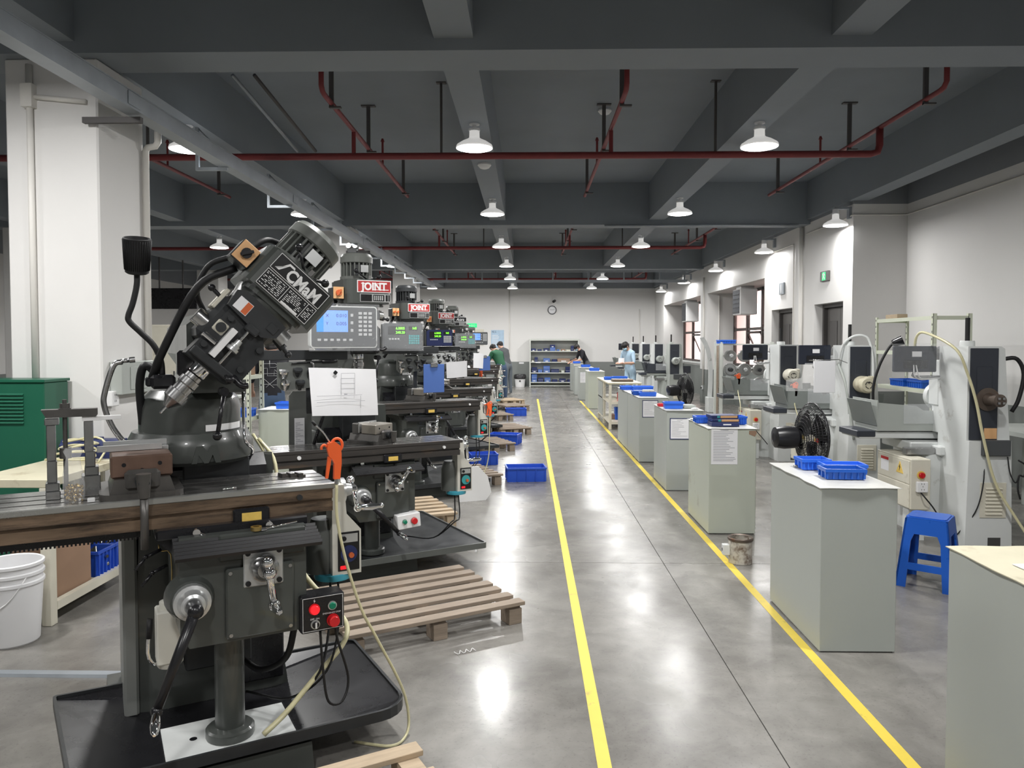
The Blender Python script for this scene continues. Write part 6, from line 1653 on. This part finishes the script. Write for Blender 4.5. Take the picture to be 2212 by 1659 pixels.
single('shelf_tag', 'white tag on the edge of the second far shelf', 'tag', MB().box(-.09, .09, -.004, 0, -.04, .0).box(-.08, .08, -.005, -.004, -.03, -.01), 'paper', Fr(.40, 28.139, 0, .935))
t = thing('waste_bin', 'white waste bin lined with a black bag by the far shelving', 'bin', Fr(-.27, 28.28))
MB().lathe([(.17, 0), (.2, .36), (.19, .36), (.165, .01)], n=24).build('bin_wall', 'whiteplastic', t)
MB().lathe([(.205, .30), (.235, .33), (.23, .42), (.20, .47), (.12, .44), (.05, .43), (.001, .43)], n=22, caps=False).build('bin_liner', 'bagblack', t)
MB().box(-.03, .03, -.199, -.19, .2, .25).build('bin_mark', 'blackpaint', t)
t = thing('wall_clock', 'round grey wall clock on the far wall', 'clock', Fr(.93, YW - .001, 0, 2.87))
MB().lathe([(.165, 0), (.165, .03), (.14, .04), (.135, .03)], (0, 0, 0), (0, -1, 0), 32, caps=False).build('clock_rim', 'panelgrey', t)
MB().lathe([(.136, .028), (.001, .029)], (0, 0, 0), (0, -1, 0), 32, caps=False).build('clock_face', 'paper', t)
MB().tube([(0, -.033, 0), (-.075, -.033, .01)], .005, n=5).build('hour_hand', 'blackpaint', t); MB().tube([(0, -.036, 0), (.10, -.036, .02)], .004, n=5).build('minute_hand', 'blackpaint', t)
for i in range(12):
    a = R(30 * i); MB().box(.115 * math.cos(a) - .005, .115 * math.cos(a) + .005, -.0315, -.029, .115 * math.sin(a) - .005, .115 * math.sin(a) + .005).build('hour_mark', 'blackpaint', t)
t = thing('security_camera', 'small black security camera high on the far wall', 'camera', Fr(1.0, YW - .001, 0, 3.27))
MB().tube([(0, 0, 0), (0, -.12, 0), (0, -.16, -.03)], .015, n=8).build('camera_bracket', 'whiteplastic', t); MB().cyl((0.03, -.12, -.06), (-.03, -.30, -.1), .05, n=14, bev=.008).build('camera_body', 'blackpaint', t)
MB().box(-.03, .03, -.03, 0, -.05, .05, .004).build('camera_plate', 'whiteplastic', t)
t = thing('wall_poster', 'pale blue notice board poster on the far wall', 'poster', Fr(-1.12, YW - .001, 0, 1.45))
MB().box(-.24, .24, -.015, 0, 0, .67, .002).build('poster_sheet', 'poster', t)
for i in range(7): MB().box(-.2, .02 + .02 * (i % 3), -.017, -.015, .1 + i * .06, .12 + i * .06).build('poster_line', 'paper', t)
text('poster_title', '校工', .09, facing(-.12, -.0165, .60), 'navy', t, ext=.0005)
t = thing('exit_sign', 'green exit sign on the far wall above the mills', 'sign', Fr(-2.08, YW - .001, 0, 2.22))
MB().box(-.18, .18, -.03, 0, 0, .15, .004).build('sign_box', 'exitgreen', t); text('sign_text', '出口', .09, facing(.04, -.031, .07), 'signwhite', t, ext=.0005); MB().prism([(-.15, .075), (-.11, .11), (-.11, .09), (-.06, .09), (-.06, .06), (-.11, .06), (-.11, .04)], -.032, -.03).build('sign_arrow', 'signwhite', t)
t = thing('notice_board', 'cream notice board on the far wall below the exit sign', 'notice board', Fr(-1.98, YW - .001, 0, 1.55))
MB().box(-.34, .34, -.02, 0, 0, .6, .004).build('board', 'cream', t); MB().box(-.2, .1, -.023, -.02, .15, .5).build('pinned_sheet', 'paper', t)
single('wall_label', 'small white label on the grey dado of the far wall', 'label', MB().box(-.09, .09, -.004, 0, -.03, .03).box(-.07, .07, -.005, -.004, -.01, .01), 'paper', Fr(-.22, YW - .0005, 0, .88))
t = thing('hanging_screen', 'large black screen hanging in the left bay', 'screen', Fr(-9.0, 19.0, 0, 2.5))
MB().prism([(-.62, .06), (-.55, 0), (.68, 0), (.68, .52), (-.68, .52)], 0, .16).build('screen_case', 'blackpaint', t)
for x in (-.3, .3): MB().cyl((x, .08, .52), (x, .08, HS - 2.5), .02, n=8).build('drop_pole', 'hanger', t)
t = thing('filing_cabinet', 'cream filing cabinet in the left bay behind the tilted mill', 'cabinet', Fr(-7.0, 14.0))
MB().box(0, 1.0, 0, .5, 0, 1.98, .006).build('cabinet_body', 'cream', t)
for i in range(2): MB().box(.02 + .49 * i, .49 + .49 * i, -.012, 0, .03, 1.94, .003).build('door_leaf', 'cream', t); MB().box(.42 + .12 * i, .45 + .12 * i, -.03, -.012, 1.0, 1.12, .003).build('handle', 'steel', t)
for i, x in enumerate((-8.2, -6.2)):
    t = thing('desk', ['left', 'right'][i] + ' grey desk standing in the left bay', 'desk', Fr(x, 11.2 + i, 0))
    MB().box(0, 1.4, 0, .7, .72, .76, .004).build('desk_top', 'cabgrey', t)
    for lx in (.02, 1.33):
        for ly in (.02, .63): MB().box(lx, lx + .05, ly, ly + .05, 0, .72).build('leg', 'cabgrey', t)

# ================================================================ people
def person(fr, label, shirt, pants, bend=0, headbend=0, wl=None, wr=None, short=True, shoe='shoe', hair='short', mask=False, cap=False, H=1.7, armskin=True, girth=1.0):
    t = thing('person', label, 'person', fr)
    s = H / 1.7
    def up(p, extra=0):
        v = Vector(p) - Vector((0, 0, .93)); v = Matrix.Rotation(R(bend), 3, 'X') @ v
        return v + Vector((0, 0, .93))
    J = {}
    J['pelvis'] = Vector((0, 0, .93))
    for k, p in dict(waist=(0, 0, 1.08), chest=(0, 0, 1.28), upper=(0, 0, 1.40), neck=(0, .0, 1.48)).items(): J[k] = up(p)
    nk = J['neck']
    hb = Matrix.Rotation(R(bend + headbend), 3, 'X')
    J['jaw'] = nk + hb @ Vector((0, -.015, .055)); J['head'] = nk + hb @ Vector((0, -.02, .13)); J['crown'] = nk + hb @ Vector((0, -.01, .185))
    for sd, w in ((-1, wl), (1, wr)):
        q = 'LR'[sd > 0]
        J['sh' + q] = up((sd * .165, 0, 1.395))
        wv = Vector(w) if w else up((sd * .24, -.06, .86))
        sh = J['sh' + q]; mid = (sh + wv) / 2; d = wv - sh
        L = .55; h2 = max(0.0, (L / 2) ** 2 - (d.length / 2) ** 2)
        bdir = (Vector((sd * .5, .5, -.8)) - d.normalized() * Vector((sd * .5, .5, -.8)).dot(d.normalized())).normalized()
        J['el' + q] = mid + bdir * math.sqrt(h2); J['wr' + q] = wv
        fd = (wv - J['el' + q]).normalized(); J['pa' + q] = wv + fd * .07
        sdv = fd.cross(Vector((0, 0, 1)));
        if sdv.length < .1: sdv = Vector((1, 0, 0))
        sdv.normalize()
        for k in range(4):
            b0 = J['pa' + q] + sdv * (-.028 + .019 * k) + fd * .015; ln = [.055, .068, .07, .06][k]
            J['f%d%sa' % (k, q)] = b0; J['f%d%sb' % (k, q)] = b0 + fd * ln * .55 - Vector((0, 0, .006)); J['f%d%sc' % (k, q)] = b0 + fd * ln - Vector((0, 0, .025))
        J['t0' + q] = wv + fd * .03 + sdv * .035 * -sd; J['t1' + q] = J['t0' + q] + fd * .045 + sdv * .02 * -sd
        J['hi' + q] = Vector((sd * .09, 0, .90)); J['kn' + q] = Vector((sd * .105, -.02 if bend < 20 else .0, .50)); J['an' + q] = Vector((sd * .11, .03, .09)); J['to' + q] = Vector((sd * .125, -.13, .035))
    rad = dict(pelvis=(.145, .11), waist=(.135, .10), chest=(.155, .11), upper=(.13, .09), neck=(.055, .055), jaw=(.062, .07), head=(.078, .095), crown=(.05, .06))
    E = [('pelvis', 'waist'), ('waist', 'chest'), ('chest', 'upper'), ('upper', 'neck'), ('neck', 'jaw'), ('jaw', 'head'), ('head', 'crown')]
    zone = {('pelvis', 'waist'): 1, ('waist', 'chest'): 1, ('chest', 'upper'): 1, ('upper', 'neck'): 1, ('neck', 'jaw'): 0, ('jaw', 'head'): 0, ('head', 'crown'): 0}
    for q in 'LR':
        for a, b, zn in (('upper', 'sh' + q, 1), ('sh' + q, 'el' + q, 1), ('el' + q, 'wr' + q, 0 if short else 1), ('wr' + q, 'pa' + q, 0), ('pelvis', 'hi' + q, 2), ('hi' + q, 'kn' + q, 2), ('kn' + q, 'an' + q, 2), ('an' + q, 'to' + q, 3), ('wr' + q, 't0' + q, 0), ('t0' + q, 't1' + q, 0)):
            E.append((a, b)); zone[a, b] = zn
        for k in range(4):
            for a, b in (('pa' + q, 'f%d%sa' % (k, q)), ('f%d%sa' % (k, q), 'f%d%sb' % (k, q)), ('f%d%sb' % (k, q), 'f%d%sc' % (k, q))): E.append((a, b)); zone[a, b] = 0
        sl = 1.25 if not short else 1.0
        for k, r_ in dict(sh=.065 * (1.1 if not short else 1), el=.045 * sl, wr=.03 * sl, pa=.034, hi=.10, kn=.066, an=.05, to=.036, t0=.013, t1=.009).items(): rad[k + q] = (r_, r_)
        for k in range(4):
            for c in 'abc': rad['f%d%s%s' % (k, q, c)] = (.0095, .0095)
    names = list(J)
    me = bpy.data.meshes.new('body')
    me.from_pydata([tuple(J[n] * s) for n in names], [(names.index(a), names.index(b)) for a, b in E], [])
    ob = bpy.data.objects.new('body', me); COL.objects.link(ob)
    md = ob.modifiers.new('skin', 'SKIN'); md.use_smooth_shade = True
    for i, n in enumerate(names):
        sv = me.skin_vertices[0].data[i]; rr = rad[n]; g = girth if n in ('pelvis', 'waist', 'chest') else 1
        sv.radius = (rr[0] * s * g, rr[1] * s * g); sv.use_root = (n == 'pelvis')
    ob.modifiers.new('sub', 'SUBSURF').levels = 2
    dg = bpy.context.evaluated_depsgraph_get()
    nm = bpy.data.meshes.new_from_object(ob.evaluated_get(dg))
    bpy.data.objects.remove(ob)
    nm.name = 'body'
    nm.materials.clear()
    for q in ('skin', shirt, pants, shoe): nm.materials.append(MATS[q])
    segs = [(J[a] * s, J[b] * s, zone[a, b]) for a, b in E if zone.get((a, b)) is not None]
    up0, upn = J['sh' + 'L'], J['sh' + 'R']
    for pg in nm.polygons:
        c = pg.center; best = 9; zn = 1
        for a, b, z_ in segs:
            d = b - a; u_ = max(0, min(1, (c - a).dot(d) / max(d.dot(d), 1e-9))); dist = (c - a - d * u_).length
            if dist < best: best = dist; zn = z_
        pg.material_index = zn; pg.use_smooth = True
    ob = bpy.data.objects.new('body', nm); COL.objects.link(ob); ob.parent = t
    # head details
    hc = J['head'] * s; HM = Matrix.Translation(hc) @ (Matrix.Rotation(R(bend + headbend), 4, 'X'))
    hs = s
    hm = MB(HM)
    if cap:
        hm.sphere((0, .012, .035), .098 * hs, 16, (.92, 1.08, .85)); hm.prism([(-.07, -.09), (.07, -.09), (.05, -.16), (0, -.175), (-.05, -.16)], .03, .038, 'z')
        hm.build('cap', 'hair', t)
        MB(HM).sphere((0, .03, -.01), .092 * hs, 14, (.92, .9, .8)).build('hair', 'hair', t)
    else:
        hm.sphere((0, .02, .03), .1 * hs, 16, (.9, 1.0, .86)).sphere((0, -.035, .06), .06, 12, (1.2, .9, .7)).sphere((0, .05, -.02), .07, 12, (1, .7, .9)).build('hair', 'hair', t)
    for sd in (-1, 1):
        MB(HM).sphere((sd * .078, .005, -.01), .022, 8, (.4, .7, 1.1)).build('ear', 'skin', t)
        MB(HM).sphere((sd * .03, -.085, .012), .009, 8).build('eye', 'hair', t)
    MB(HM).sphere((0, -.098, -.015), .014, 8, (.8, 1, 1.3)).build('nose', 'skin', t)
    if mask: MB(HM).sphere((0, -.055, -.045), .062, 14, (1.05, .95, .75)).build('face_mask', 'mask', t)
    else: MB(HM).sphere((0, -.088, -.05), .02, 8, (1.2, .5, .3)).build('mouth', 'viserust', t)
    return t, J
pg, _ = person(Fr(-.72, 21.6, 222), 'man in a dark green sweater bending over the far mill', 'shirtgreen', 'jeans', 32, 15, (-.22, -.55, 1.12), (.22, -.55, 1.10), short=False, mask=False, H=1.72, girth=1.12)
person(Fr(-.60, 23.6, 235), 'man in a dark grey shirt behind the man in green', 'shirtgrey', 'jeansgrey', 22, 15, (-.2, -.45, 1.1), (.2, -.45, 1.1), short=False, H=1.74)
person(Fr(2.10, 26.75, -72), 'person in black shirt and black cap leaning over the last cabinet', 'shirtblack', 'apron', 30, 18, (-.15, -.54, .98), (.12, -.53, .98), cap=True, mask=True, H=1.70)
person(Fr(2.70, 19.9, -50), 'person in light blue shirt and face mask reading at the far grinders', 'shirtblue', 'shirtblue', 12, 28, (-.10, -.36, 1.12), (.10, -.36, 1.12), mask=True, H=1.70)
pe, Jb = person(Fr(-3.30, 9.75, 200), 'person in black line-print T-shirt and jeans behind the tilted mill', 'shirtblack', 'jeans', 14, 20, (-.15, -.45, 1.05), (.25, -.40, 1.0), H=1.72, girth=1.08)
def bk(x, z): # a point on the shirt back
    v = Matrix.Rotation(R(14), 3, 'X') @ Vector((x, .135 - .25 * x * x * 4, z - .93)); return tuple((v + Vector((0, 0, .93))))
pr = []
for line in (((-.12, 1.36), (-.03, 1.36)), ((-.03, 1.40), (-.03, 1.28), (-.03, 1.36), (.04, 1.36), (.07, 1.33), (.04, 1.31), (-.03, 1.31)), ((-.14, 1.30), (-.06, 1.30), (-.06, 1.20), (.06, 1.20)), ((-.13, 1.23), (.11, 1.23)), ((.02, 1.20), (.03, 1.28), (.11, 1.20)), ((-.1, 1.16), (.02, 1.04)), ((.06, 1.17), (-.08, 1.05)), ((-.13, 1.09), (-.04, 1.09)), ((.0, 1.08), (.09, 1.08), (.1, 1.16))):
    MB().tube([bk(-x, z) for x, z in line], .0022, n=4).build('shirt_print', 'keywhite', pe)
sheet(Fr(2.42, 19.62, -50, 1.12), 'open sheet held by the person in light blue', .2, .14, 4)
